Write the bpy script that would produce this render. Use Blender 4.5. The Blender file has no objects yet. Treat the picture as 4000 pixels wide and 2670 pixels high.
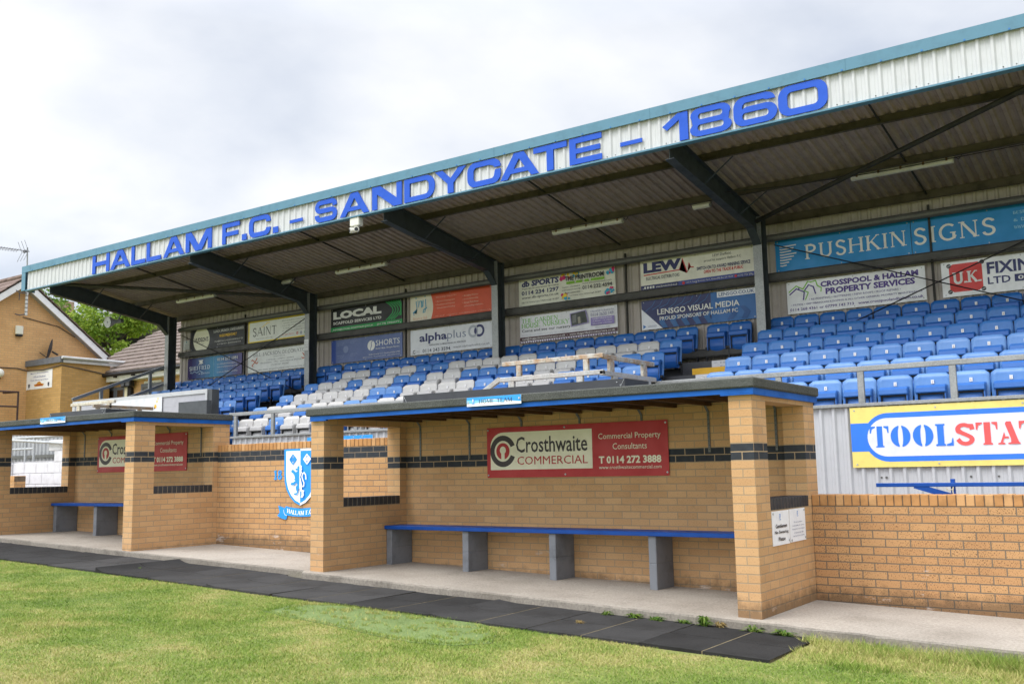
import bpy, math, random
import numpy as np
from mathutils import Vector, Matrix
from mathutils.geometry import tessellate_polygon

SC = bpy.context.scene
COL = SC.collection
R = math.radians
rnd = random.Random(7)

# ------------------------------------------------------------------ camera
CAM = Vector((8.7397, -8.1819, 1.2292))
YAW, PITCH, ROLL = 0.6149, 0.1298, -0.0186
f_ = Vector((-math.sin(YAW) * math.cos(PITCH), math.cos(YAW) * math.cos(PITCH), math.sin(PITCH)))
r_ = Vector((math.cos(YAW), math.sin(YAW), 0))
u_ = r_.cross(f_)
rr_ = math.cos(ROLL) * r_ + math.sin(ROLL) * u_
uu_ = -math.sin(ROLL) * r_ + math.cos(ROLL) * u_
cd = bpy.data.cameras.new("camera")
cam = bpy.data.objects.new("camera", cd)
COL.objects.link(cam)
M = Matrix.Identity(4)
for i in range(3):
    M[i][0], M[i][1], M[i][2], M[i][3] = rr_[i], uu_[i], -f_[i], CAM[i]
cam.matrix_world = M
cd.sensor_width = 36
cd.sensor_fit = 'HORIZONTAL'
cd.lens = 34.385
cd.clip_start, cd.clip_end = 0.1, 3000
cd.dof.use_dof = True
cd.dof.focus_distance = 11.0
cd.dof.aperture_fstop = 5.6
SC.camera = cam

# ------------------------------------------------------------------ light
SUN_EL, SUN_AZ = R(56), R(205)          # azimuth clockwise from +Y
SC.view_settings.view_transform = 'Standard'
SC.view_settings.look = 'None'
SC.view_settings.gamma = 1
SC.view_settings.exposure = 1.03
SC.render.engine = 'CYCLES'
SC.cycles.max_bounces = 8
SC.cycles.diffuse_bounces = 4

W = bpy.data.worlds.new("World")
SC.world = W
W.use_nodes = True
nt = W.node_tree
nt.nodes.clear()
N = nt.nodes.new
L = nt.links.new
out = N('ShaderNodeOutputWorld')
bg = N('ShaderNodeBackground')
bg.inputs['Strength'].default_value = 1.0
sky = N('ShaderNodeTexSky')
sky.sky_type = 'NISHITA'
sky.sun_disc = False
sky.sun_elevation = SUN_EL
sky.sun_rotation = SUN_AZ
tc = N('ShaderNodeTexCoord')
skm = N('ShaderNodeVectorMath'); skm.operation = 'SCALE'; skm.inputs['Scale'].default_value = 0.11
L(sky.outputs[0], skm.inputs[0])
sep = N('ShaderNodeSeparateXYZ'); L(tc.outputs['Generated'], sep.inputs[0])
# cloud deck: project the view direction on a flat layer so clouds shrink to the horizon
zc = N('ShaderNodeMath'); zc.operation = 'MAXIMUM'; L(sep.outputs['Z'], zc.inputs[0]); zc.inputs[1].default_value = 0.0
za = N('ShaderNodeMath'); za.operation = 'ADD'; L(zc.outputs[0], za.inputs[0]); za.inputs[1].default_value = 0.22
dv = N('ShaderNodeVectorMath'); dv.operation = 'DIVIDE'
L(tc.outputs['Generated'], dv.inputs[0])
cz = N('ShaderNodeCombineXYZ'); L(za.outputs[0], cz.inputs[0]); L(za.outputs[0], cz.inputs[1]); cz.inputs[2].default_value = 1e6
L(cz.outputs[0], dv.inputs[1])
mp = N('ShaderNodeMapping'); L(dv.outputs[0], mp.inputs[0]); mp.inputs['Location'].default_value = (3.1, 1.7, 0)
n1 = N('ShaderNodeTexNoise'); L(mp.outputs[0], n1.inputs['Vector'])
n1.inputs['Scale'].default_value = 0.95; n1.inputs['Detail'].default_value = 7; n1.inputs['Roughness'].default_value = 0.5; n1.inputs['Distortion'].default_value = 0.35
n2 = N('ShaderNodeTexNoise'); L(mp.outputs[0], n2.inputs['Vector'])
n2.inputs['Scale'].default_value = 2.3; n2.inputs['Detail'].default_value = 6
mx = N('ShaderNodeMath'); mx.operation = 'MULTIPLY_ADD'; L(n2.outputs[0], mx.inputs[0]); mx.inputs[1].default_value = 0.35; L(n1.outputs[0], mx.inputs[2])
ra = N('ShaderNodeValToRGB'); L(mx.outputs[0], ra.inputs[0])
cr = ra.color_ramp
cr.elements[0].position = 0.55; cr.elements[0].color = (0.335, 0.36, 0.41, 1)
cr.elements[1].position = 0.78; cr.elements[1].color = (0.53, 0.53, 0.53, 1)
e = cr.elements.new(0.66); e.color = (0.43, 0.445, 0.475, 1)
mixs = N('ShaderNodeMixRGB'); mixs.inputs[0].default_value = 0.90
L(skm.outputs[0], mixs.inputs[1]); L(ra.outputs[0], mixs.inputs[2])
# an overcast sky is brightest overhead
zb = N('ShaderNodeMapRange'); L(sep.outputs['Z'], zb.inputs['Value'])
zb.inputs['From Min'].default_value = 0.42; zb.inputs['From Max'].default_value = 1.0
zb.inputs['To Min'].default_value = 1.0; zb.inputs['To Max'].default_value = 3.0
sc2 = N('ShaderNodeVectorMath'); sc2.operation = 'SCALE'; L(mixs.outputs[0], sc2.inputs[0]); L(zb.outputs[0], sc2.inputs['Scale'])
# the sun stands behind thin cloud over the pitch: that half of the sky is the brighter
sdot = N('ShaderNodeVectorMath'); sdot.operation = 'DOT_PRODUCT'; L(tc.outputs['Generated'], sdot.inputs[0]); sdot.inputs[1].default_value = (math.sin(SUN_AZ), math.cos(SUN_AZ), 0)
sm = N('ShaderNodeMapRange'); L(sdot.outputs['Value'], sm.inputs['Value'])
sm.inputs['From Min'].default_value = -0.1; sm.inputs['From Max'].default_value = 1.0; sm.inputs['To Min'].default_value = 1.0; sm.inputs['To Max'].default_value = 1.9
sc3 = N('ShaderNodeVectorMath'); sc3.operation = 'SCALE'; L(sc2.outputs[0], sc3.inputs[0]); L(sm.outputs[0], sc3.inputs['Scale'])
L(sc3.outputs[0], bg.inputs[0])
L(bg.outputs[0], out.inputs[0])

sd = bpy.data.lights.new("sun", 'SUN')
sd.energy = 1.1
sd.angle = R(28)
sd.color = (1.0, 0.965, 0.91)
sun = bpy.data.objects.new("sun", sd)
COL.objects.link(sun)
sdir = Vector((math.sin(SUN_AZ) * math.cos(SUN_EL), math.cos(SUN_AZ) * math.cos(SUN_EL), math.sin(SUN_EL)))
sun.rotation_euler = sdir.to_track_quat('Z', 'Y').to_euler()

# ------------------------------------------------------------------ mesh helpers
class MB:
    def __init__(s):
        s.v, s.f, s.m = [], [], []
    def add(s, vs, fs, mi=0):
        o = len(s.v)
        s.v += [tuple(p) for p in vs]
        s.f += [tuple(i + o for i in f) for f in fs]
        s.m += [mi] * len(fs)
        return s
    def box(s, x0, x1, y0, y1, z0, z1, mi=0):
        vs = [(x, y, z) for x in (x0, x1) for y in (y0, y1) for z in (z0, z1)]
        fs = [(0, 1, 3, 2), (4, 6, 7, 5), (0, 4, 5, 1), (2, 3, 7, 6), (0, 2, 6, 4), (1, 5, 7, 3)]
        return s.add(vs, fs, mi)
    def bbox(s, x0, x1, y0, y1, z0, z1, b=.005, mi=0):
        """box with chamfered edges (all 12)"""
        vs = []
        X, Y, Z = (x0, x1), (y0, y1), (z0, z1)
        idx = {}
        for i in (0, 1):
            for j in (0, 1):
                for k in (0, 1):
                    sx, sy, sz = (1, -1)[i], (1, -1)[j], (1, -1)[k]
                    p = (X[i], Y[j], Z[k])
                    idx[i, j, k, 0] = len(vs); vs.append((p[0], p[1] + sy * b, p[2] + sz * b))
                    idx[i, j, k, 1] = len(vs); vs.append((p[0] + sx * b, p[1], p[2] + sz * b))
                    idx[i, j, k, 2] = len(vs); vs.append((p[0] + sx * b, p[1] + sy * b, p[2]))
        fs = []
        q = lambda *a: fs.append(tuple(idx[t] for t in a))
        for i in (0, 1):
            q((i, 0, 0, 0), (i, 0, 1, 0), (i, 1, 1, 0), (i, 1, 0, 0))
            q((0, i, 0, 1), (1, i, 0, 1), (1, i, 1, 1), (0, i, 1, 1))
            q((0, 0, i, 2), (0, 1, i, 2), (1, 1, i, 2), (1, 0, i, 2))
        for i in (0, 1):
            for j in (0, 1):
                q((i, j, 0, 0), (i, j, 1, 0), (i, j, 1, 1), (i, j, 0, 1))
                q((i, 0, j, 0), (i, 1, j, 0), (i, 1, j, 2), (i, 0, j, 2))
                q((0, i, j, 1), (1, i, j, 1), (1, i, j, 2), (0, i, j, 2))
                for k in (0, 1):
                    q((i, j, k, 0), (i, j, k, 1), (i, j, k, 2))
        return s.add(vs, fs, mi)
    def tube(s, pts, r, n=10, mi=0, cap=True):
        pts = [Vector(p) for p in pts]
        rs = r if isinstance(r, (list, tuple)) else [r] * len(pts)
        rings = []
        prev = None
        for i, p in enumerate(pts):
            d = (pts[min(i + 1, len(pts) - 1)] - pts[max(i - 1, 0)])
            if d.length < 1e-9: d = Vector((0, 0, 1))
            d.normalize()
            if prev is None:
                a = Vector((0, 0, 1)) if abs(d.z) < .9 else Vector((1, 0, 0))
                x = d.cross(a).normalized()
            else:
                x = (prev - d * prev.dot(d)).normalized()
            prev = x
            y = d.cross(x)
            rings.append([p + (x * math.cos(t) + y * math.sin(t)) * rs[i] for t in [2 * math.pi * k / n for k in range(n)]])
        vs = [p for rg in rings for p in rg]
        fs = []
        for i in range(len(pts) - 1):
            for k in range(n):
                a, b = i * n + k, i * n + (k + 1) % n
                fs.append((a, b, b + n, a + n))
        if cap:
            fs.append(tuple(reversed(range(n))))
            fs.append(tuple(range((len(pts) - 1) * n, len(pts) * n)))
        return s.add(vs, fs, mi)
    def bar(s, p0, p1, w, h, mi=0, up=(0, 0, 1)):
        """rectangular bar along p0-p1, w sideways, h along up"""
        p0, p1 = Vector(p0), Vector(p1)
        d = (p1 - p0).normalized()
        up = Vector(up)
        x = d.cross(up)
        if x.length < 1e-6: x = d.cross(Vector((0, 1, 0)))
        x.normalize()
        y = x.cross(d)
        vs = [p + x * (w / 2 * a) + y * (h / 2 * b) for p in (p0, p1) for a, b in ((-1, -1), (1, -1), (1, 1), (-1, 1))]
        return s.add(vs, [(3, 2, 1, 0), (4, 5, 6, 7), (0, 1, 5, 4), (1, 2, 6, 5), (2, 3, 7, 6), (3, 0, 4, 7)], mi)
    def prism(s, loops, fn, d0, d1, mi=0, back=True):
        """2-D loops (outer, holes...) -> solid; fn(u,v,d) gives the 3-D point"""
        flat = [p for l in loops for p in l]
        tri = tessellate_polygon([[Vector((p[0], p[1], 0)) for p in l] for l in loops])
        n = len(flat)
        vs = [fn(p[0], p[1], d0) for p in flat] + [fn(p[0], p[1], d1) for p in flat]
        fs = []
        for t in tri:
            a, b, c = t
            ar = (flat[b][0] - flat[a][0]) * (flat[c][1] - flat[a][1]) - (flat[b][1] - flat[a][1]) * (flat[c][0] - flat[a][0])
            if ar < 0: a, b, c = a, c, b
            fs.append((a, b, c))
            if back: fs.append((c + n, b + n, a + n))
        o = 0
        for l in loops:
            k = len(l)
            for i in range(k):
                j = (i + 1) % k
                fs.append((o + i, o + j, o + j + n, o + i + n))
            o += k
        return s.add(vs, fs, mi)
    def merge(s, me, fn, mi=0):
        vs = [fn(*v.co) for v in me.vertices]
        return s.add(vs, [tuple(p.vertices) for p in me.polygons], mi)
    def build(s, name, mats, parent=None, uv=True, smooth=False, fix=True):
        me = bpy.data.meshes.new(name)
        me.from_pydata(s.v, [], s.f)
        if not isinstance(mats, (list, tuple)): mats = [mats]
        for m in mats: me.materials.append(m)
        if len(mats) > 1: me.polygons.foreach_set('material_index', s.m)
        if fix:
            import bmesh
            bm = bmesh.new(); bm.from_mesh(me)
            bmesh.ops.recalc_face_normals(bm, faces=bm.faces)
            bm.to_mesh(me); bm.free()
        if smooth: me.polygons.foreach_set('use_smooth', [True] * len(me.polygons))
        if uv: boxuv(me)
        me.update()
        o = bpy.data.objects.new(name, me)
        COL.objects.link(o)
        if parent: o.parent = parent
        return o

def boxuv(me):
    ul = me.uv_layers.new(name='UVMap')
    co = np.empty(len(me.vertices) * 3, np.float32); me.vertices.foreach_get('co', co); co = co.reshape(-1, 3)
    li = np.empty(len(me.loops), np.int32); me.loops.foreach_get('vertex_index', li)
    nl = np.empty(len(me.polygons) * 3, np.float32); me.polygons.foreach_get('normal', nl); nl = np.abs(nl.reshape(-1, 3))
    tot = np.empty(len(me.polygons), np.int32); me.polygons.foreach_get('loop_total', tot)
    ax = np.repeat(nl.argmax(1), tot)
    p = co[li]
    uvs = np.empty((len(li), 2), np.float32)
    uvs[:, 0] = np.where(ax == 0, p[:, 1] + .1125, p[:, 0])
    uvs[:, 1] = np.where(ax == 2, p[:, 1], p[:, 2])
    ul.data.foreach_set('uv', uvs.ravel())

def tag(o, label=None, cat=None, group=None, kind=None):
    if label: o['label'] = label
    if cat: o['category'] = cat
    if group: o['group'] = group
    if kind: o['kind'] = kind
    return o

def thing(name, label, cat, loc=(0, 0, 0), group=None):
    o = bpy.data.objects.new(name, None)
    o.empty_display_size = .1
    COL.objects.link(o)
    o.location = loc
    return tag(o, label, cat, group)

def dup(root, loc=None):
    c = root.copy(); COL.objects.link(c)
    if loc: c.location = loc
    for ch in root.children:
        d = ch.copy(); COL.objects.link(d); d.parent = c
        for g in ch.children:
            k = g.copy(); COL.objects.link(k); k.parent = d
    return c

# ------------------------------------------------------------------ materials
def srgb(r, g, b):
    h = lambda c: (c / 255 / 12.92) if c / 255 <= .04045 else ((c / 255 + .055) / 1.055) ** 2.4
    return (h(r), h(g), h(b))

class Mat:
    def __init__(s, name, rough=.6, metal=0., spec=.5):
        s.m = bpy.data.materials.new(name)
        s.m.use_nodes = True
        s.t = s.m.node_tree
        s.b = s.t.nodes['Principled BSDF']
        s.b.inputs['Roughness'].default_value = rough
        s.b.inputs['Metallic'].default_value = metal
        s.b.inputs['Specular IOR Level'].default_value = spec
    def n(s, ty, **kw):
        nd = s.t.nodes.new(ty)
        for k, v in kw.items():
            if k.startswith('i_'):
                key = k[2:].replace('_', ' ')
                nd.inputs[key].default_value = v
            else: setattr(nd, k, v)
        return nd
    def l(s, a, b): s.t.links.new(a, b)
    def coord(s, kind='Object', scale=(1, 1, 1), loc=(0, 0, 0)):
        c = s.n('ShaderNodeTexCoord'); m = s.n('ShaderNodeMapping')
        m.inputs['Scale'].default_value = scale; m.inputs['Location'].default_value = loc
        s.l(c.outputs[kind], m.inputs[0]); return m.outputs[0]
    def noise(s, vec, scale, detail=4, rough=.5):
        n = s.n('ShaderNodeTexNoise'); s.l(vec, n.inputs['Vector'])
        n.inputs['Scale'].default_value = scale; n.inputs['Detail'].default_value = detail; n.inputs['Roughness'].default_value = rough
        return n.outputs[0]
    def ramp(s, fac, stops):
        r = s.n('ShaderNodeValToRGB'); s.l(fac, r.inputs[0]); e = r.color_ramp.elements
        while len(e) < len(stops): e.new(.5)
        for i, (p, c) in enumerate(stops):
            e[i].position = p; e[i].color = (*c, 1) if len(c) == 3 else c
        return r.outputs[0]
    def mix(s, fac, a, b, mode='MIX'):
        m = s.n('ShaderNodeMixRGB', blend_type=mode)
        for i, x in ((0, fac), (1, a), (2, b)):
            if hasattr(x, 'links'): s.l(x, m.inputs[i])
            elif isinstance(x, (int, float)): m.inputs[i].default_value = x
            else: m.inputs[i].default_value = (*x, 1)
        return m.outputs[0]
    def math(s, op, a, b=0.):
        m = s.n('ShaderNodeMath', operation=op)
        for i, x in ((0, a), (1, b)):
            if hasattr(x, 'links'): s.l(x, m.inputs[i])
            else: m.inputs[i].default_value = x
        return m.outputs[0]
    def col(s, c):
        if hasattr(c, 'links'): s.l(c, s.b.inputs['Base Color'])
        else: s.b.inputs['Base Color'].default_value = (*c, 1)
    def bump(s, h, strength=.4, dist=.005):
        b = s.n('ShaderNodeBump'); b.inputs['Strength'].default_value = strength; b.inputs['Distance'].default_value = dist
        s.l(h, b.inputs['Height']); s.l(b.outputs[0], s.b.inputs['Normal'])

_pc = {}
def paint(rgb, rough=.45, spec=.4, grime=.10):
    """painted or printed surface with faint uneven weathering"""
    key = (tuple(round(c, 3) for c in rgb), rough, spec, grime)
    if key in _pc: return _pc[key]
    a = Mat('paint', rough, 0, spec)
    n = a.noise(a.coord(), 5.0, 6, .65)
    dark = tuple(c * (1 - grime * 1.6) for c in rgb); lite = tuple(min(1, c * (1 + grime * .4)) for c in rgb)
    a.col(a.ramp(n, [(.3, dark), (.52, rgb), (.75, lite)]))
    a.l(a.ramp(n, [(.3, (rough + .15,) * 3), (.7, (rough - .05,) * 3)]), a.b.inputs['Roughness'])
    _pc[key] = a.m
    return a.m

def brick_mat(name, c1, c2, mortar, band=None, w=.225, h=.075, dirt=.5, spall=0., z0=0., bump=.5, speck=.5, mort=.0055):
    a = Mat(name, .85, 0, .25)
    uv = a.n('ShaderNodeTexCoord').outputs['UV']
    # slightly wandering joints
    wn = a.n('ShaderNodeTexNoise', i_Scale=9., i_Detail=2.); a.l(uv, wn.inputs['Vector'])
    wv = a.n('ShaderNodeVectorMath', operation='SUBTRACT'); a.l(wn.outputs['Color'], wv.inputs[0]); wv.inputs[1].default_value = (.5, .5, .5)
    ws = a.n('ShaderNodeVectorMath', operation='SCALE'); a.l(wv.outputs[0], ws.inputs[0]); ws.inputs['Scale'].default_value = .006
    wa = a.n('ShaderNodeVectorMath', operation='ADD'); a.l(uv, wa.inputs[0]); a.l(ws.outputs[0], wa.inputs[1])
    b = a.n('ShaderNodeTexBrick'); a.l(wa.outputs[0], b.inputs['Vector'])
    b.offset = .5; b.squash = 1
    b.inputs['Scale'].default_value = 1; b.inputs['Mortar Size'].default_value = mort; b.inputs['Mortar Smooth'].default_value = .25
    b.inputs['Bias'].default_value = -.1; b.inputs['Brick Width'].default_value = w; b.inputs['Row Height'].default_value = h
    b.inputs['Color1'].default_value = (*c1, 1); b.inputs['Color2'].default_value = (*c2, 1); b.inputs['Mortar'].default_value = (*mortar, 1)
    col = b.outputs['Color']; fac = b.outputs['Fac']
    obj = a.coord('Object')
    sx = a.n('ShaderNodeSeparateXYZ'); a.l(obj, sx.inputs[0])
    z = sx.outputs['Z']
    if band:
        m1 = a.math('GREATER_THAN', z, band[0] - .004); m2 = a.math('LESS_THAN', z, band[1] - .004)
        mk = a.math('MULTIPLY', a.math('MULTIPLY', m1, m2), a.math('SUBTRACT', 1., fac))
        dk = a.mix(a.noise(uv, 14., 3), (.022, .026, .032), (.05, .056, .066))
        col = a.mix(mk, col, dk)
        nb = a.math('SUBTRACT', 1., a.math('MULTIPLY', m1, m2))
    else: nb = 1.
    # broad tone drift
    col = a.mix(.35, col, a.ramp(a.noise(uv, 1.3, 5, .6), [(.25, (.62, .55, .5)), (.5, (1, 1, 1)), (.8, (1.12, 1.1, 1.05))]), 'MULTIPLY')
    # drag-face flecks
    if speck:
        mpp = a.n('ShaderNodeMapping'); mpp.inputs['Scale'].default_value = (150, 60, 1); a.l(uv, mpp.inputs[0])
        sp = a.noise(mpp.outputs[0], 1., 2, .6)
        patch = a.noise(uv, 3.5, 3)
        fl = a.ramp(a.math('ADD', sp, a.math('MULTIPLY', patch, .22)), [(.675, (0, 0, 0)), (.745, (1, 1, 1))])
        fl = a.math('MULTIPLY', a.math('MULTIPLY', fl, speck), a.math('SUBTRACT', 1., fac))
        if band: fl = a.math('MULTIPLY', fl, nb)
        col = a.mix(fl, col, (.06, .035, .02))
    # dirt rising from the base, and lime bloom
    zl = a.n('ShaderNodeMapRange'); a.l(z, zl.inputs['Value'])
    zl.inputs['From Min'].default_value = z0; zl.inputs['From Max'].default_value = z0 + .22; zl.inputs['To Min'].default_value = .62; zl.inputs['To Max'].default_value = 0.
    dn = a.math('ADD', a.noise(uv, 6., 6, .7), zl.outputs[0])
    dm = a.math('MULTIPLY', a.ramp(dn, [(.62, (0, 0, 0)), (.95, (1, 1, 1))]), dirt)
    col = a.mix(dm, col, (.045, .035, .025))
    if spall:
        sn = a.noise(a.coord('UV', (2.2, 5.5, 1), (3.3, 1.7, 0)), 1.0, 7, .7)
        zl2 = a.n('ShaderNodeMapRange'); a.l(z, zl2.inputs['Value'])
        zl2.inputs['From Min'].default_value = z0; zl2.inputs['From Max'].default_value = z0 + .7; zl2.inputs['To Min'].default_value = .13; zl2.inputs['To Max'].default_value = 0.
        col = a.mix(a.math('MULTIPLY', a.ramp(a.math('ADD', sn, zl2.outputs[0]), [(.70, (0, 0, 0)), (.80, (1, 1, 1))]), spall), col, (.62, .58, .55))
    a.col(col)
    hgt = a.math('SUBTRACT', 1., fac)
    hh = a.math('ADD', hgt, a.math('MULTIPLY', a.noise(uv, 120., 3), .35))
    a.bump(hh, bump, .006)
    return a.m

MORT = (.36, .265, .165); MORTD = (.17, .13, .09)
C1, C2 = (.52, .305, .145), (.60, .37, .185)
BAND = (1.275, 1.425)
BR_DUG = brick_mat('buff_brick_banded', C1, C2, MORT, BAND, dirt=.6, spall=.45, z0=-.08, speck=.22)
BR_WALL_R = brick_mat('buff_brick_weathered', (.47, .255, .115), (.53, .305, .14), (.18, .14, .10), None, dirt=.62, spall=.85, z0=-.1, speck=.8, mort=.0062)
BR_WALL_L = brick_mat('buff_brick_wall_banded', (.50, .28, .125), (.56, .33, .155), (.21, .165, .12), (1.425, 1.575), dirt=.55, spall=.8, z0=.22, speck=.35)
BR_COPE = brick_mat('buff_brick_on_edge', (.46, .235, .095), (.56, .31, .135), (.16, .125, .09), None, w=.0775, h=.4, dirt=.35, z0=-5, speck=.7)
BR_SILL = brick_mat('black_brick_on_edge', (.02, .023, .028), (.04, .044, .052), (.24, .19, .14), None, w=.0775, h=.4, dirt=.1, z0=-5, speck=0)
BR_CLUB = brick_mat('clubhouse_brick', (.60, .345, .155), (.66, .39, .18), (.40, .29, .17), None, dirt=.25, z0=-9, speck=.1, bump=.25)
BR_PORCH = brick_mat('porch_brick', (.41, .245, .085), (.50, .30, .11), (.30, .22, .12), None, dirt=.3, z0=-9, speck=.1, bump=.25)

def concrete(name, base, var=.5, sc=1., bump=.25, stain=.35):
    a = Mat(name, .9, 0, .2)
    o = a.coord()
    c = a.ramp(a.noise(o, 90 * sc, 6, .75), [(.3, tuple(x * .62 for x in base)), (.5, base), (.72, tuple(min(1, x * 1.3) for x in base))])
    c = a.mix(var, c, a.ramp(a.noise(o, 1.7 * sc, 6, .6), [(.3, (.55, .53, .5)), (.55, (1, 1, 1)), (.8, (1.1, 1.08, 1.05))]), 'MULTIPLY')
    c = a.mix(a.math('MULTIPLY', a.ramp(a.noise(o, 5 * sc, 7, .75), [(.55, (0, 0, 0)), (.72, (1, 1, 1))]), stain), c, tuple(x * .35 for x in base))
    a.col(c)
    a.bump(a.noise(o, 140 * sc, 4, .7), bump, .004)
    return a.m

M_SLAB = concrete('slab_concrete', (.36, .32, .27), .6, .55, .8, .22)
M_SLABEDGE = concrete('slab_edge_concrete', (.24, .215, .18), .7, .5, .6, .75)
M_TERR = concrete('terrace_boards', (.055, .057, .06), .5)
M_RUBBER = concrete('mat_rubber', (.034, .033, .032), .95, 1.0, .6, .35)
def mat_tone():
    t = M_RUBBER.node_tree
    b = t.nodes['Principled BSDF']; src = b.inputs['Base Color'].links[0].from_socket
    oi = t.nodes.new('ShaderNodeObjectInfo'); mr = t.nodes.new('ShaderNodeMapRange'); t.links.new(oi.outputs['Random'], mr.inputs['Value'])
    mr.inputs['To Min'].default_value = .75; mr.inputs['To Max'].default_value = 1.55
    vm = t.nodes.new('ShaderNodeVectorMath'); vm.operation = 'SCALE'; t.links.new(src, vm.inputs[0]); t.links.new(mr.outputs[0], vm.inputs['Scale']); t.links.new(vm.outputs[0], b.inputs['Base Color'])
mat_tone()
M_FELT = None
def felt():
    a = Mat('mineral_felt', .95, 0, .15)
    o = a.coord()
    c = a.ramp(a.noise(o, 260, 3, .8), [(.38, (.022, .023, .022)), (.5, (.066, .068, .063)), (.66, (.24, .25, .23))])
    c = a.mix(.5, c, a.ramp(a.noise(o, 3, 5, .6), [(.3, (.6, .6, .58)), (.6, (1, 1, 1))]), 'MULTIPLY')
    a.col(c); a.bump(a.noise(o, 260, 3, .8), .5, .004)
    return a.m
M_FELT = felt()
M_BLUEW = paint((.002, .098, .43), .5, .3, .15)     # blue painted timber
M_BLUEB = paint((.002, .064, .33), .42, .35, .12)
M_DKGREY = paint((.042, .044, .050), .4, .4, .12)
M_BLOCKG = paint((.20, .21, .23), .65, .3, .16)
M_WOODD = paint((.10, .052, .025), .7, .2, .25)
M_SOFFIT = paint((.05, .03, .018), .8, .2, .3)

def galv(name='galvanised_steel', base=(.37, .385, .39), rust=0.):
    a = Mat(name, .5, .35, .5)
    o = a.coord()
    v = a.n('ShaderNodeTexVoronoi', i_Scale=70.); a.l(o, v.inputs['Vector'])
    sp = a.n('ShaderNodeSeparateColor'); a.l(v.outputs['Color'], sp.inputs[0])
    c = a.ramp(sp.outputs[0], [(.1, tuple(x * .88 for x in base)), (.5, base), (.9, tuple(min(1, x * 1.12) for x in base))])
    c = a.mix(.5, c, a.ramp(a.noise(o, 2.6, 6, .6), [(.3, (.6, .6, .6)), (.55, (1, 1, 1)), (.75, (1.15, 1.15, 1.12))]), 'MULTIPLY')
    if rust:
        r = a.noise(o, 5., 7, .7)
        c = a.mix(a.math('MULTIPLY', a.ramp(r, [(.44, (0, 0, 0)), (.60, (1, 1, 1))]), rust), c, (.36, .17, .04))
        r2 = a.noise(a.coord('Object', (1, 1, 1), (4, 2, 9)), 13., 5, .7)
        c = a.mix(a.math('MULTIPLY', a.ramp(r2, [(.55, (0, 0, 0)), (.66, (1, 1, 1))]), rust * .8), c, (.07, .07, .035))
    a.col(c)
    return a.m
M_GALV = galv(base=(.295, .305, .305))
M_GALVL = galv('galvanised_bright', (.46, .475, .485))
M_GALVR = galv('rusted_galvanised', (.52, .50, .45), .75)
M_GALVD = galv('galvanised_dull', (.125, .125, .12))
M_STEELD = paint((.048, .058, .066), .5, .4, .2)    # dark rafter paint; on column webs and rear flanges it paints in shade
M_STEELB = paint((.035, .034, .03), .6, .3, .3)
M_CLAD = paint((.54, .55, .56), .5, .3, .04)
M_CLADG = paint((.47, .48, .50), .5, .3, .04)
M_CLADI = paint((.42, .375, .345), .55, .3, .06)     # liner side of the sheets
M_ROOFU = paint((.37, .30, .27), .6, .3, .14)
M_ROOFT = paint((.25, .30, .32), .5, .4, .2)
M_TEAL = paint((.085, .205, .285), .42, .4, .10)
M_LETTER = paint((.016, .085, .50), .5, .25, .08)
M_WHITE = paint((.78, .78, .77), .45, .4, .06)
M_BLACK = paint((.012, .012, .014), .45, .4, .1)

def seat_plastic(name, c_lo, c_hi):
    a = Mat(name, .42, 0, .45)
    oi = a.n('ShaderNodeObjectInfo')
    n = a.noise(a.coord(), 9., 5, .6)
    f = a.math('ADD', a.math('MULTIPLY', n, .6), a.math('MULTIPLY', oi.outputs['Random'], .4))
    a.col(a.ramp(f, [(.25, c_lo), (.75, c_hi)]))
    return a.m
M_SBLUE = seat_plastic('seat_blue', (.010, .10, .37), (.02, .135, .43))
M_SBLUEF = seat_plastic('seat_blue_sun_bleached', (.075, .20, .48), (.12, .26, .55))
M_SBLUEM = seat_plastic('seat_blue_part_bleached', (.03, .145, .42), (.055, .185, .48))
M_SBLUEP = seat_plastic('seat_blue_underside', (.012, .095, .38), (.022, .13, .45))
M_SBLUEPF = seat_plastic('seat_blue_underside_bleached', (.028, .125, .42), (.045, .16, .48))
M_SWHITE = seat_plastic('seat_white', (.44, .43, .415), (.53, .52, .505))
M_SWHITEP = seat_plastic('seat_white_underside', (.42, .415, .41), (.52, .51, .50))

# ------------------------------------------------------------------ setting
def gz(x):            # pitch level: the ground rises gently to the left
    return .02 - .031 * max(-45., min(30., x))
def sz(x):            # concrete apron level
    return .10 - .031 * max(-45., min(30., x))

def grass_mat(name, blades=False):
    a = Mat(name, .8, 0, .2)
    g = a.n('ShaderNodeNewGeometry').outputs['Position']
    big = a.noise(g, .55, 4, .55)
    mid = a.noise(g, 2.6, 5, .6)
    f = a.math('ADD', a.math('MULTIPLY', big, .6), a.math('MULTIPLY', mid, .45))
    if blades:
        at = a.n('ShaderNodeAttribute'); at.attribute_name = 'tint'
        f = a.math('ADD', f, a.math('MULTIPLY', a.math('SUBTRACT', at.outputs['Fac'], .5), .22))
    c = a.ramp(f, [(.34, (.11, .195, .026)), (.47, (.18, .275, .038)), (.55, (.265, .32, .068)), (.64, (.43, .385, .145))])
    if not blades:
        c = a.mix(.35, c, (.26, .24, .13))
        c = a.mix(.8, c, a.ramp(a.noise(g, 120, 5, .8), [(.3, (.50, .45, .38)), (.6, (1, 1, 1))]), 'MULTIPLY')
        a.bump(a.noise(g, 150, 4, .8), .6, .02)
    a.col(c)
    if blades:
        a.b.inputs['Subsurface Weight'].default_value = 0
    return a.m
M_GROUND = grass_mat('turf_soil')
M_BLADE = grass_mat('grass_blades', True)

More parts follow.
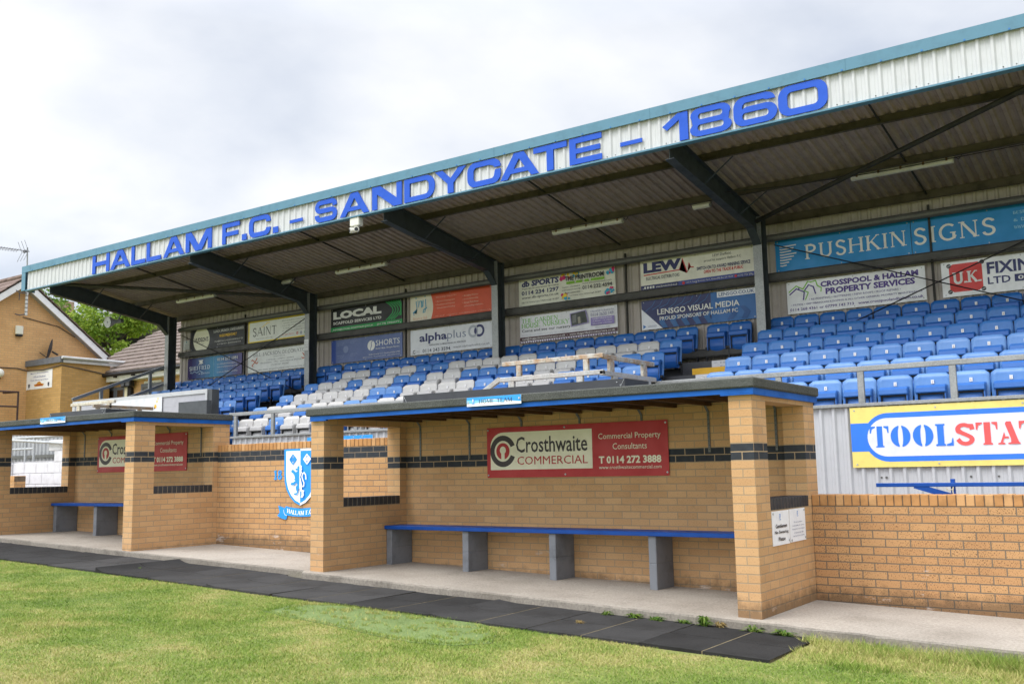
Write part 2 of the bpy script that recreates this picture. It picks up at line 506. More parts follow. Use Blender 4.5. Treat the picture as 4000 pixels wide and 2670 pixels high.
# ground: one sheet to the horizon, strips in x so that it follows gz()
b = MB()
xs = [-900, -120, -45, -20, -10, 0, 10, 30, 120, 900]
ys = [-900, -60, -10, 0, 2, 10, 60, 900]
vs = [(x, y, gz(x) - .012) for x in xs for y in ys]
nY = len(ys)
b.add(vs, [(i * nY + j, (i + 1) * nY + j, (i + 1) * nY + j + 1, i * nY + j + 1) for i in range(len(xs) - 1) for j in range(nY - 1)])
tag(b.build('ground', M_GROUND), kind='structure')

# concrete apron in front of and behind the wall, with a rough broken front edge
def apron():
    b = MB()
    xs = np.concatenate([np.arange(-16, 12, .09), [12.]])
    e = random.Random(3)
    prof = []
    for x in xs:
        base = -.15 if x > -.05 else (-.02 if x > -3.5 else -.04)
        if x > 5.6: base = -.13 - .03 * min(1, (x - 5.6))
        prof.append(base + e.uniform(-.012, .012))
    n = len(xs)
    top = [(x, p + .012, sz(x)) for x, p in zip(xs, prof)]
    lip = [(x, p, sz(x) - .014 + e.uniform(-.006, .004)) for x, p in zip(xs, prof)]
    bot = [(x, p - .012 + e.uniform(-.01, .01), sz(x) - .30) for x, p in zip(xs, prof)]
    back = [(x, 4.6, sz(x)) for x in xs]
    vs = top + lip + bot + back
    fs, m = [], []
    for i in range(n - 1):
        b.add([], [])
    b.v = vs
    for i in range(n - 1):
        b.f += [(i, i + 1, 3 * n + i + 1, 3 * n + i), (n + i, n + i + 1, i + 1, i), (2 * n + i, 2 * n + i + 1, n + i + 1, n + i)]
        b.m += [0, 1, 1]
    return b
tag(apron().build('pavement', [M_SLAB, M_SLABEDGE]), kind='structure')

# ------------------------------------------------------------------ lettering
def arc(cx, cy, rx, ry, a0, a1, n=10):
    return [(cx + rx * math.cos(R(a0 + (a1 - a0) * i / n)), cy + ry * math.sin(R(a0 + (a1 - a0) * i / n))) for i in range(n + 1)]

def ribbon(path, t0, t1=None):
    """outline of a stroke along path; t0 = stroke across verticals, t1 = across horizontals"""
    t1 = t0 if t1 is None else t1
    a, b = [], []
    for i, p in enumerate(path):
        q0, q1 = path[max(i - 1, 0)], path[min(i + 1, len(path) - 1)]
        dx, dy = q1[0] - q0[0], q1[1] - q0[1]
        l = math.hypot(dx, dy) or 1
        nx, ny = -dy / l, dx / l
        k = 1.
        if 0 < i < len(path) - 1:
            e0 = (p[0] - q0[0], p[1] - q0[1]); l0 = math.hypot(*e0) or 1
            c = abs(nx * -e0[1] / l0 + ny * e0[0] / l0)
            k = min(1.5, 1 / max(c, .4))
        a.append((p[0] + nx * t0 / 2 * k, p[1] + ny * t1 / 2 * k)); b.append((p[0] - nx * t0 / 2 * k, p[1] - ny * t1 / 2 * k))
    return a + b[::-1]

_tm = {}
def text_mesh(body, bold=0., res=2):
    k = (body, bold)
    if k in _tm: return _tm[k]
    c = bpy.data.curves.new('lettering', 'FONT')
    c.body = body; c.resolution_u = res; c.fill_mode = 'FRONT'
    c.offset = bold
    o = bpy.data.objects.new('lettering', c)
    COL.objects.link(o)
    dg = bpy.context.evaluated_depsgraph_get()
    me = bpy.data.meshes.new_from_object(o.evaluated_get(dg))
    v = [tuple(x.co) for x in me.vertices]; f = [tuple(p.vertices) for p in me.polygons]
    bpy.data.objects.remove(o); bpy.data.curves.remove(c); bpy.data.meshes.remove(me)
    _tm[k] = (v, f)
    return _tm[k]

# strokes for lettering with serifs: (width, [(weight, path)...])
def _g():
    G = {}
    T, t = 1., .45
    G['A'] = (.8, [(t, [(.02, 0), (.4, 1)]), (T, [(.4, 1), (.78, 0)]), (t, [(.17, .36), (.62, .36)])])
    G['B'] = (.62, [(T, [(.1, 0), (.1, 1)]), (t, [(.1, .96)] + arc(.3, .75, .22, .21, 90, -90) + [(.1, .54)]), (T, [(.3, .52)] + arc(.3, .28, .26, .24, 90, -90) + [(.1, .04)])])
    G['C'] = (.72, [(T, arc(.42, .5, .36, .47, 48, 312, 16))])
    G['D'] = (.74, [(T, [(.1, 0), (.1, 1)]), (T, [(.1, .96), (.3, .96)] + arc(.3, .5, .36, .46, 90, -90, 12) + [(.1, .04)])])
    G['E'] = (.6, [(T, [(.1, 0), (.1, 1)]), (t, [(.1, .95), (.54, .95), (.54, .82)]), (t, [(.1, .52), (.42, .52)]), (t, [(.1, .05), (.56, .05), (.56, .2)])])
    G['F'] = (.58, [(T, [(.1, 0), (.1, 1)]), (t, [(.1, .95), (.54, .95), (.54, .82)]), (t, [(.1, .52), (.42, .52)])])
    G['G'] = (.76, [(T, arc(.42, .5, .36, .47, 48, 330, 16)), (T, [(.66, .06), (.66, .45)]), (t, [(.5, .45), (.76, .45)])])
    G['H'] = (.78, [(T, [(.1, 0), (.1, 1)]), (T, [(.68, 0), (.68, 1)]), (t, [(.1, .52), (.68, .52)])])
    G['I'] = (.24, [(T, [(.12, 0), (.12, 1)])])
    G['J'] = (.36, [(T, [(.24, 1), (.24, .2)] + arc(.08, .16, .16, .2, 0, -100, 5))])
    G['K'] = (.72, [(T, [(.1, 0), (.1, 1)]), (t, [(.14, .45), (.62, 1)]), (T, [(.28, .58), (.68, 0)])])
    G['L'] = (.56, [(T, [(.1, 0), (.1, 1)]), (t, [(.1, .05), (.52, .05), (.52, .22)])])
    G['M'] = (.96, [(t, [(.1, 0), (.1, 1)]), (T, [(.12, 1), (.48, .05)]), (t, [(.48, .05), (.84, 1)]), (T, [(.86, 0), (.86, 1)])])
    G['N'] = (.8, [(t, [(.1, 0), (.1, 1)]), (T, [(.1, 1), (.7, 0)]), (t, [(.7, 0), (.7, 1)])])
    G['O'] = (.8, [(T, arc(.4, .5, .35, .47, 90, 450, 20))])
    G['P'] = (.62, [(T, [(.1, 0), (.1, 1)]), (T, [(.1, .96), (.28, .96)] + arc(.28, .73, .27, .23, 90, -90) + [(.1, .5)])])
    G['R'] = (.7, [(T, [(.1, 0), (.1, 1)]), (t, [(.1, .96), (.28, .96)] + arc(.28, .75, .25, .21, 90, -90) + [(.1, .54)]), (T, [(.3, .54), (.68, 0)])])
    G['S'] = (.58, [(T, [(.5, .8), (.48, .88)] + arc(.29, .75, .2, .21, 40, 250, 10) + arc(.29, .25, .23, .24, 70, -140, 10) + [(.07, .2)])])
    G['T'] = (.7, [(T, [(.35, 0), (.35, .97)]), (t, [(.03, .8), (.03, .95), (.67, .95), (.67, .8)])])
    G['U'] = (.76, [(T, [(.12, 1), (.12, .32)] + arc(.38, .32, .26, .29, 180, 360, 12) + [(.64, 1)])])
    G['V'] = (.76, [(T, [(.02, 1), (.38, 0)]), (t, [(.38, 0), (.74, 1)])])
    G['W'] = (1.06, [(T, [(.02, 1), (.28, 0)]), (t, [(.28, 0), (.53, .9)]), (T, [(.53, .9), (.78, 0)]), (t, [(.78, 0), (1.04, 1)])])
    G['Y'] = (.72, [(T, [(.02, 1), (.36, .46)]), (t, [(.36, .46), (.7, 1)]), (T, [(.36, .48), (.36, 0)])])
    G['.'] = (.2, [(1.3, [(.1, 0), (.1, .14)])])
    G['1'] = (.36, [(T, [(.2, 0), (.2, 1)]), (t, [(.02, .8), (.2, .97)])])
    G['8'] = (.6, [(T, arc(.3, .74, .2, .23, 90, 450, 14)), (T, arc(.3, .27, .24, .25, 90, 450, 14))])
    G['6'] = (.6, [(T, arc(.3, .28, .23, .26, 90, 450, 14)), (T, [(.48, .95)] + arc(.5, .4, .44, .5, 110, 180, 6))])
    G['0'] = (.6, [(T, arc(.3, .5, .23, .47, 90, 450, 18))])
    G['-'] = (.4, [(t, [(.05, .45), (.35, .45)])])
    G['&'] = (.8, [(t, arc(.32, .76, .17, .2, 0, 360, 12)), (T, [(.2, .62), (.72, .02)]), (T, arc(.32, .27, .26, .25, 110, 330, 12)), (t, [(.5, .1), (.74, .45)])])
    G[' '] = (.38, [])
    return G
GL = _g()

def serif_loops(body, th=.17, sf=.1, sth=.07, gap=.1):
    """list of loops (outline polygons) for a line of serif lettering, cap height 1; returns loops and width"""
    x, loops = 0, []
    for ch in body:
        w, st = GL[ch]
        for wt, path in st:
            p = [(a + x, b) for a, b in path]
            k = th * wt
            loops.append(ribbon(p, k, k if wt > .6 else max(k, .06)))
            if sf and ch not in '.-&OCGS80':
                for e, nb in ((p[0], p[1]), (p[-1], p[-2])):
                    if (e[1] < .02 or e[1] > .98) and abs(e[1] - nb[1]) > .25 and not (ch in 'AN' and e[1] > .9 and wt == 1 and ch == 'A'):
                        s = sf + k / 2
                        y = 0 if e[1] < .5 else 1 - sth
                        loops.append([(e[0] - s, y), (e[0] + s, y), (e[0] + s, y + sth), (e[0] - s, y + sth)])
        x += w + gap
    return loops, x - gap

def wedge(lp):
    return lp

class Board:
    """flat printed board: a panel with artwork and lettering a fraction of a millimetre proud of it"""
    def __init__(s, name, label, cat, X0, X1, Z0, Z1, Y, bg, axis='-y', thick=.006, group=None, bolts=((.02, .06), (.98, .06), (.02, .94), (.98, .94), (.5, .95), (.5, .05)), rgh=.4, outline=None, parent=None):
        s.w, s.h, s.axis = abs(X1 - X0), Z1 - Z0, axis
        if parent: s.root = thing(name, None, None, (0, 0, 0)); s.root.parent = parent
        else:
            loc = (X0, Y, Z0) if axis == '-y' else (Y, X0, Z0)
            s.root = thing(name, label, cat, loc, group)
        if axis == '-y': s.fn = lambda u, v, d: (u * s.w, -d, v * s.h)
        else: s.fn = lambda u, v, d: (d, u * s.w, v * s.h)
        s.art, s.let = MB(), MB()
        s.am, s.lm = [], []
        s.k = 0
        s.rgh = rgh
        p = MB()
        p.prism([outline or [(0, 0), (1, 0), (1, 1), (0, 1)]], s.fn, 0, -thick if False else thick)
        p.build('panel', paint(bg, rgh, .45, .08), s.root)
        s.t = thick
        s.bolts = bolts
    def _mi(s, lst, c):
        m = paint(c, s.rgh, .45, .06)
        if m not in lst: lst.append(m)
        return lst.index(m)
    def _d(s):
        s.k += 1
        return s.t + .0008 + .0005 * s.k
    def poly(s, c, *loops):
        d = s._d()
        flat = [p for l in loops for p in l]
        tri = tessellate_polygon([[Vector((p[0], p[1], 0)) for p in l] for l in loops])
        s.art.add([s.fn(p[0], p[1], d) for p in flat], [tuple(t) for t in tri], s._mi(s.am, c))
        return s
    def rect(s, c, u0, v0, u1, v1): return s.poly(c, [(u0, v0), (u1, v0), (u1, v1), (u0, v1)])
    def ell(s, c, cu, cv, rv, ru=None, inner=0, a0=0, a1=360):
        """circle of radius rv (in board heights)"""
        ru = rv * s.h / s.w if ru is None else ru
        o = [(min(1, max(0, p[0])), min(1, max(0, p[1]))) for p in arc(cu, cv, ru, rv, a0, a1, 28)]
        if a1 - a0 == 360:
            o = o[:-1]
            if inner: return s.poly(c, o, arc(cu, cv, ru * inner, rv * inner, a0, a1, 28)[:-1][::-1])
            return s.poly(c, o)
        if inner: return s.poly(c, o + arc(cu, cv, ru * inner, rv * inner, a1, a0, 28))
        return s.poly(c, [(cu, cv)] + o)
    def line(s, c, path, th):
        """stroke of thickness th (in board heights)"""
        k = s.h / s.w
        q = ribbon([(u / k, v) for u, v in path], th)
        return s.poly(c, [(u * k, v) for u, v in q])
    def text(s, c, body, u0, v0, u1, v1, bold=0., slant=0.):
        v, f = text_mesh(body, bold)
        xa, xb = min(p[0] for p in v), max(p[0] for p in v); ya, yb = min(p[1] for p in v), max(p[1] for p in v)
        d = s._d()
        vs = []
        for p in v:
            a, b = (p[0] - xa) / (xb - xa), (p[1] - ya) / (yb - ya)
            vs.append(s.fn(u0 + a * (u1 - u0) + slant * b * (v1 - v0), v0 + b * (v1 - v0), d))
        s._line(vs, f, c)
        return s
    def _line(s, vs, f, c):
        m = MB(); m.add(vs, f); m.build('lettering', paint(c, s.rgh, .45, .06), s.root, fix=False)
    def serif(s, c, body, u0, v0, u1, v1, th=.17, sf=.1, sth=.07, gap=.12, curve=0.):
        loops, w = serif_loops(body, th, sf, sth, gap)
        d = s._d()
        L_ = MB()
        for i, l in enumerate(loops):
            tri = tessellate_polygon([[Vector((p[0], p[1], 0)) for p in l]])
            dd = d + .00006 * (i % 7)
            vs = []
            for p in l:
                a = p[0] / w
                vs.append(s.fn(u0 + a * (u1 - u0), v0 + p[1] * (v1 - v0) + curve * ((2 * a - 1) ** 2 - 1), dd))
            L_.add(vs, [tuple(t) for t in tri])
        s._line(L_.v, L_.f, c)
        return s
    def done(s):
        # art faces must look outward
        if s.art.f: s.art.build('artwork', s.am, s.root, fix=False)
        if s.bolts:
            b = MB()
            for u, v in s.bolts:
                p = s.fn(u, v, s.t); q = s.fn(u, v, s.t + .006)
                b.tube([p, q], .011, 8)
            b.build('fixing_screw', M_GALVL, s.root)
        return s.root

# extended sign-writer's capitals for the fascia, as loops in a unit box
def fascia_loops(ch):
    t = .24
    def rrect(x0, y0, x1, y1, r, n=5):
        return arc(x1 - r, y0 + r, r, r, -90, 0, n) + arc(x1 - r, y1 - r, r, r, 0, 90, n) + arc(x0 + r, y1 - r, r, r, 90, 180, n) + arc(x0 + r, y0 + r, r, r, 180, 270, n)
    if ch == 'H': return 1.5, [[(0, 0), (.27, 0), (.27, .4), (1.23, .4), (1.23, 0), (1.5, 0), (1.5, 1), (1.23, 1), (1.23, .62), (.27, .62), (.27, 1), (0, 1)]]
    if ch == 'A': return 1.6, [[(0, 0), (.3, 0), (.44, .2), (1.16, .2), (1.3, 0), (1.6, 0), (1.0, 1), (.6, 1)], [(.57, .38), (.8, .76), (1.03, .38)]]
    if ch == 'L': return 1.25, [[(0, 0), (1.25, 0), (1.25, .22), (.27, .22), (.27, 1), (0, 1)]]
    if ch == 'M': return 1.8, [[(0, 0), (.26, 0), (.26, .62), (.68, 0), (1.12, 0), (1.54, .62), (1.54, 0), (1.8, 0), (1.8, 1), (1.42, 1), (.9, .26), (.38, 1), (0, 1)]]
    if ch == 'F': return 1.35, [[(0, 0), (.27, 0), (.27, .36), (1.25, .36), (1.25, .57), (.27, .57), (.27, .79), (1.35, .79), (1.35, 1), (0, 1)]]
    if ch == 'E': return 1.35, [[(0, 0), (1.35, 0), (1.35, .21), (.27, .21), (.27, .40), (1.28, .40), (1.28, .59), (.27, .59), (.27, .79), (1.35, .79), (1.35, 1), (0, 1)]]
    if ch == 'T': return 1.45, [[(.58, 0), (.87, 0), (.87, .78), (1.45, .78), (1.45, 1), (0, 1), (0, .78), (.58, .78)]]
    if ch == 'N': return 1.5, [[(0, 0), (.26, 0), (.26, .66), (1.08, 0), (1.5, 0), (1.5, 1), (1.24, 1), (1.24, .34), (.42, 1), (0, 1)]]
    if ch == 'Y': return 1.5, [[(.61, 0), (.89, 0), (.89, .4), (1.5, 1), (1.13, 1), (.75, .62), (.37, 1), (0, 1), (.61, .4)]]
    if ch == 'D': return 1.5, [[(0, 0), (1.05, 0)] + arc(1.05, .45, .45, .45, -90, 0, 5) + arc(1.05, .55, .45, .45, 0, 90, 5) + [(0, 1)],
                              ([(.27, .21), (.27, .79), (1.02, .79)] + arc(1.02, .59, .2, .2, 90, 0, 4) + arc(1.02, .41, .2, .2, 0, -90, 4))]
    if ch == '0': return 1.5, [rrect(0, 0, 1.5, 1, .36), rrect(.28, .22, 1.22, .78, .15)[::-1]]
    if ch == 'C': return 1.45, [[(1.45, .36), (1.17, .36)] + arc(1.03, .36, .14, .14, 0, -90, 3) + [(.42, .22)] + arc(.42, .36, .14, .14, 270, 180, 3) + [(.28, .64)] + arc(.42, .64, .14, .14, 180, 90, 3) + [(1.03, .78)] + arc(1.03, .68, .14, .1, 90, 0, 3)
                               + [(1.17, .64), (1.45, .64)] + arc(1.1, .66, .35, .34, 0, 90, 5) + arc(.36, .64, .36, .36, 90, 180, 5) + arc(.36, .36, .36, .36, 180, 270, 5) + arc(1.1, .34, .35, .34, -90, 0, 5)]
    if ch == 'G': return 1.5, [[(1.22, .36)] + arc(1.08, .36, .14, .14, 0, -90, 3) + [(.42, .22)] + arc(.42, .36, .14, .14, 270, 180, 3) + [(.28, .64)] + arc(.42, .64, .14, .14, 180, 90, 3) + [(1.0, .78), (1.2, .7), (1.22, .64), (1.5, .64)] + arc(1.15, .66, .35, .34, 0, 90, 5)
                              + arc(.36, .64, .36, .36, 90, 180, 5) + arc(.36, .36, .36, .36, 180, 270, 5) + arc(1.15, .34, .35, .34, -90, 0, 4) + [(1.5, .54), (1.26, .54)]]
    if ch == 'S': return 1.45, [ribbon([(1.30, .66)] + arc(1.08, .68, .22, .21, 20, 90, 5) + arc(.36, .68, .23, .21, 90, 180, 5) + arc(.36, .70, .23, .19, 190, 268, 4) + arc(1.08, .30, .23, .205, 92, 0, 5) + arc(1.08, .31, .23, .2, -10, -90, 5) + arc(.36, .31, .24, .2, 270, 196, 5) + [(.13, .34)], .25, .215)]
    if ch == '1': return .9, [[(.6, 0), (.9, 0), (.9, 1), (.56, 1), (0, .62), (.16, .46), (.6, .76)]]
    if ch == '8': return 1.45, [arc(1.08, .25, .37, .25, -90, 45, 5) + [(1.36, .5)] + arc(1.06, .74, .36, .26, -30, 90, 5) + arc(.39, .74, .36, .26, 90, 210, 5) + [(.09, .5)] + arc(.37, .25, .37, .25, 135, 270, 5),
                               rrect(.3, .59, 1.15, .80, .1, 3)[::-1], rrect(.27, .19, 1.18, .41, .1, 3)[::-1]]
    if ch == '6': return 1.45, [[(1.40, .74)] + arc(1.06, .74, .34, .26, 0, 90, 5) + arc(.38, .64, .38, .36, 90, 180, 5) + arc(.38, .34, .38, .34, 180, 270, 5) + arc(1.1, .32, .35, .32, -90, 0, 5) + arc(1.1, .34, .35, .3, 0, 90, 5) + [(.45, .64), (.3, .58)] + arc(.46, .66, .16, .13, 180, 90, 3) + [(1.0, .79), (1.12, .74)],
                               rrect(.29, .20, 1.17, .44, .11, 3)[::-1]]
    if ch == '.': return .3, [[(0, 0), (.3, 0), (.3, .3), (0, .3)]]
    if ch == '-': return .8, [[(0, 0), (.8, 0), (.8, 1), (0, 1)]]

# ------------------------------------------------------------------ boundary walls
def boundary_wall(x0, x1, zt, mat, label, zb):
    t = thing('boundary_wall', label, 'wall', (0, 0, 0))
    MB().box(x0, x1, 1.425, 1.64, zb, zt - .104).build('brickwork', mat, t)
    b = MB(); e = random.Random(5)
    x = x0
    while x < x1 - .01:        # bricks laid on edge
        w = min(.0775, x1 - x)
        dy, dz = e.uniform(-.002, .002), e.uniform(-.003, .003)
        b.bbox(x + .0045, x + w - .0045, 1.421 + dy, 1.645, zt - .102, zt + dz, .004, e.choice((0, 0, 0, 1)))
        x += .0775
    b.box(x0, x1, 1.43, 1.638, zt - .104, zt - .008, 2)
    b.build('coping', [paint((.47, .24, .095), .85, .2, .2), paint((.55, .31, .14), .85, .2, .2), paint((.17, .13, .095), .9, .2, .3)], t)
    return t
boundary_wall(5.513, 16., .932, BR_WALL_R, 'low buff brick wall stained with dirt, under the blue and red tool-shop board', -.6)
boundary_wall(-3.548, -.003, 1.682, BR_WALL_L, 'buff brick wall with two black courses and the blue shield on it, between the two shelters', .0)

# ------------------------------------------------------------------ dugouts
def wall_with_window(x0, x1, y0, y1, zb, zt, wy0, wy1, wz0, wz1):
    """side wall (thickness x0-x1) running y0-y1 with an opening"""
    b = MB()
    vs, fs = [], []
    for x in (x0, x1):
        o = len(vs)
        P = [(y0, zb), (y1, zb), (y1, zt), (y0, zt), (wy0, wz0), (wy1, wz0), (wy1, wz1), (wy0, wz1)]
        vs += [(x, a, c) for a, c in P]
        fs += [(o, o + 1, o + 5, o + 4), (o + 1, o + 2, o + 6, o + 5), (o + 2, o + 3, o + 7, o + 6), (o + 3, o, o + 4, o + 7)]
    fs += [(0, 1, 9, 8), (1, 2, 10, 9), (2, 3, 11, 10), (3, 0, 8, 11), (4, 12, 13, 5), (5, 13, 14, 6), (6, 14, 15, 7), (7, 15, 12, 4)]
    return b.add(vs, fs)

def dugout(L_, loc, label, straps, zfl, legs):
    t = thing('team_shelter', label, 'dugout', loc)
    D0, D1 = 1.4625, 1.64
    wall_with_window(0, .215, 0, D1, -.6, 1.893, .325, 1.335, .829, 1.802).build('side_wall', BR_DUG, t)
    wall_with_window(L_ - .215, L_, 0, D1, -.6, 1.893, .325, 1.335, .829, 1.802).build('side_wall', BR_DUG, t)
    MB().box(.215, L_ - .215, D0, D1 - .003, -.6, 1.893).build('back_wall', BR_DUG, t)
    for x0 in (-.004, L_ - .219):
        b = MB()
        y = .328
        while y < 1.33:
            b.bbox(x0, x0 + .223, y, min(y + .068, 1.334), .831, .932, .004)
            y += .0777
        b.box(x0 + .006, x0 + .217, .326, 1.334, .829, .925, 1)
        s = b.build('window_sill', [paint((.028, .031, .037), .5, .5, .3), paint((.26, .21, .15), .9, .2, .2)], t)
    # roof: felt-edged slab, blue boards, joists
    b = MB()
    b.bbox(-.032, L_ + .060, -.070, 1.655, 1.903, 1.992, .012)
    b.build('felt_roof', M_FELT, t)
    b = MB()
    b.box(.03, L_ + .036, -.046, -.004, 1.857, 1.9025)
    b.box(.03, .29, -.044, -.006, 1.843, 1.858)
    b.box(L_ - .27, L_ + .036, -.044, -.006, 1.843, 1.858)
    b.box(L_ + .002, L_ + .036, -.004, 1.66, 1.843, 1.9025)
    b.box(-.02, -.002, -.004, 1.66, 1.843, 1.9025)
    b.build('fascia_board', M_BLUEW, t)
    b = MB()
    x = .45
    while x < L_ - .3:
        b.box(x, x + .045, .03, 1.455, 1.858, 1.893); x += .40
    b.build('roof_joist', M_WOODD, t)
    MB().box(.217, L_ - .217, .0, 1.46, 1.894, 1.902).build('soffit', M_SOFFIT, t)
    for x in straps:
        b = MB()
        b.box(x - .013, x + .013, 1.452, 1.459, 1.375, 1.80)
        b.bar((x, 1.4555, 1.80), (x - .012, 1.40, 1.87), .026, .006, up=(0, 1, 0))
        z = 1.40
        while z < 1.79:
            b.box(x - .004, x + .004, 1.4505, 1.4525, z, z + .008, 1); z += .045
        b.build('hanger_strap', [M_GALVD, M_BLACK], t)
    # grey upstand on the roof
    b = MB()
    bx0, bx1 = 1.02, L_ - 1.52
    b.box(bx0, bx1, .50, 1.02, 1.9925, 2.123)
    for x, z in ((bx0 + .02, 2.09), (bx0 + .02, 2.03), (bx0 + .035, 2.01), (bx1 - .09, 2.09), (bx1 - .05, 2.06), (bx1 - .10, 2.03)):
        b.tube([(x, .50, z), (x, .494, z)], .006, 6, 1)
    b.bar((bx0 + .005, .498, 2.118), (bx0 + .075, .498, 2.0), .003, .003, 1)
    b.bar((bx1 - .005, .498, 2.118), (bx1 - .075, .498, 2.0), .003, .003, 1)
    b.build('roof_upstand', [M_DKGREY, M_GALVL], t)
    return t

HX, AX, AZ, AL = 5.510, -7.682, .158, 4.13
dugout(HX, (0, 0, 0), 'buff brick team shelter nearest the camera, with the HOME TEAM plate', (.46, 1.26, 2.05, 2.86, 3.66, 4.45, 5.18), 0, 0)
dugout(AL, (AX, 0, AZ), 'further buff brick team shelter at the left edge, with the AWAY TEAM plate', (.49, 1.28, 2.08, 2.88, 3.68), 0, 0)

def bench(x0, x1, z, legs, label, floor):
    t = thing('bench', label, 'bench', (x0, 1.05, floor(x0)))
    def rel(b, name, m): 
        b.v = [(v[0] - t.location.x, v[1] - t.location.y, v[2] - t.location.z) for v in b.v]
        return b.build(name, m, t)
    b = MB()
    for y0 in (1.035, 1.15, 1.265):
        b.bbox(x0, x1, y0, y0 + .105, z - .045, z, .004)
    rel(b, 'seat', M_BLUEB)
    for lx in legs:
        f = floor(lx) - .02
        b = MB()
        h = z - .046 - f
        for k, (za, zb) in enumerate(((f, f + h * .5 - .002), (f + h * .5 + .002, z - .046))):
            b.bbox(lx, lx + .09, 1.07, 1.458, za, zb, .006)
        b.box(lx + .004, lx + .086, 1.074, 1.455, f + .01, z - .05)
        rel(b, 'block_leg', M_BLOCKG)
    return t
bench(.218, 5.29, .568, (.222, 1.43, 2.655, 3.89, 5.10), 'long blue slatted bench on grey block legs inside the HOME TEAM shelter', sz)
bench(-7.453, -3.78, .812, (-7.43, -6.23, -5.02), 'blue slatted bench on grey block legs inside the AWAY TEAM shelter', sz)

# boards inside the dugouts
RED = srgb(176, 30, 34); CREAM = srgb(232, 228, 205); INK = srgb(52, 44, 46)
def property_board(x0, y, z0, label):
    o = Board('sponsor_board', label, 'sign', x0, x0 + 2.44, z0, z0 + .60, y, RED, bolts=((.008, .05), (.992, .06), (.008, .95), (.99, .95), (.46, .95), (.46, .05)))
    rr = [(.022, .155), (.61, .155), (.61, .90), (.10, .90)] + arc(.10, .62, .078, .28, 90, 180, 8)[1:]
    o.poly(CREAM, rr)
    o.ell(INK, .098, .525, .315, inner=.66, a0=22, a1=338)
    o.ell(RED, .098, .525, .165)
    o.ell(CREAM, .098, .545, .075)
    o.rect(CREAM, .088, .36, .108, .53)
    o.text(INK, 'Crosthwaite', .178, .485, .585, .80, .012)
    o.text(RED, 'COMMERCIAL', .185, .25, .585, .41)
    o.text(CREAM, 'Commercial Property', .645, .66, .965, .80)
    o.text(CREAM, 'Consultants', .72, .495, .895, .61)
    o.text(CREAM, 'T 0114 272 3888', .645, .235, .965, .375, .035)
    o.text(CREAM, 'www.crosthwaitecommercial.com', .645, .135, .965, .20)
    return o.done()
property_board(1.538, 1.452, 1.138, 'red and cream property consultants board on the back wall of the HOME TEAM shelter')
property_board(-6.775, 1.452, 1.154 + AZ, 'red and cream property consultants board, half hidden in the AWAY TEAM shelter')

LB, LBL = srgb(45, 150, 225), srgb(120, 195, 240)
def mini_crest(o, u, v, h):
    k = o.h / o.w
    sh = [(u + a * h * k, v + b * h) for a, b in ((-.38, .5), (.38, .5), (.38, -.05), (.25, -.32), (0, -.5), (-.25, -.32), (-.38, -.05))]
    o.poly(srgb(60, 130, 210), sh)
    o.poly(srgb(240, 243, 246), [(u + a * h * k, v + b * h) for a, b in ((-.30, .42), (0, .42), (0, -.4), (-.2, -.26), (-.30, -.02))])
    o.line(srgb(60, 130, 210), [(u - .18 * h * k, v + .2 * h), (u - .06 * h * k, v + .05 * h), (u - .14 * h * k, v - .15 * h)], .07 * h)
    o.line(srgb(240, 243, 246), [(u + .12 * h * k, v + .25 * h), (u + .1 * h * k, v), (u + .2 * h * k, v - .15 * h)], .07 * h)
    o.rect(srgb(60, 130, 210), u - .42 * h * k, v - .72 * h, u + .42 * h * k, v - .58 * h)
def team_plate(x0, z0, y, words, label, ghost=False):
    o = Board('team_plate', label, 'sign', x0, x0 + .692, z0, z0 + .092, y, srgb(240, 243, 245), bolts=((.03, .45), (.97, .6)))
    o.poly(LB, [(0, 1), (0, .72)] + [(.1 * i, .32 + .30 * math.sin(i * .42) + .02 * i) for i in range(0, 11)] + [(1, 1)])
    o.poly(LBL, [(0, .72), (0, .36)] + [(.1 * i, .20 + .24 * math.sin(i * .42)) for i in range(1, 8)] + [(.7, .52), (.35, .60)])
    mini_crest(o, .125, .60, .48)
    o.serif(srgb(45, 40, 40), words, .235, .30, .84, .72, .11, .07, .07, .15)
    return o.done()
team_plate(2.428, 1.892, -.080, 'HOME TEAM', 'small light blue plate reading HOME TEAM on the felt roof edge')
team_plate(-5.882, 1.898 + AZ, -.080, 'AWAY TEAM', 'small light blue plate reading AWAY TEAM on the further roof edge')

# notices on the right-hand side wall
o = Board('notice', 'white notice asking gentlemen not to swear, left of the pair under the black sill', 'sign', .328, .752, .516, .818, 5.512, srgb(236, 238, 242), '+x', bolts=((.95, .1), (.05, .93)))
mini_crest(o, .45, .84, .15)
for i, w in enumerate(('Gentlemen', 'No Swearing', 'Please')):
    a = (.16, .10, .30)[i]
    o.text(srgb(40, 42, 48), w, a, .50 - i * .19, 1 - a, .62 - i * .19, .02)
o.done()
o = Board('notice', 'white disclaimer notice in small blue print, right of the pair under the black sill', 'sign', .772, 1.192, .520, .820, 5.512, srgb(238, 240, 245), '+x', bolts=((.06, .06), (.94, .08), (.94, .94)))
mini_crest(o, .5, .86, .13)
for i, w in enumerate(('We can accept no', 'responsibility for injuries', 'arising from encroachment', 'of visitors onto the', 'playing area at anytime')):
    a = (.22, .12, .10, .2, .14)[i]
    o.text(srgb(70, 85, 125), w, a, .56 - i * .105, 1 - a, .62 - i * .105)
o.done()

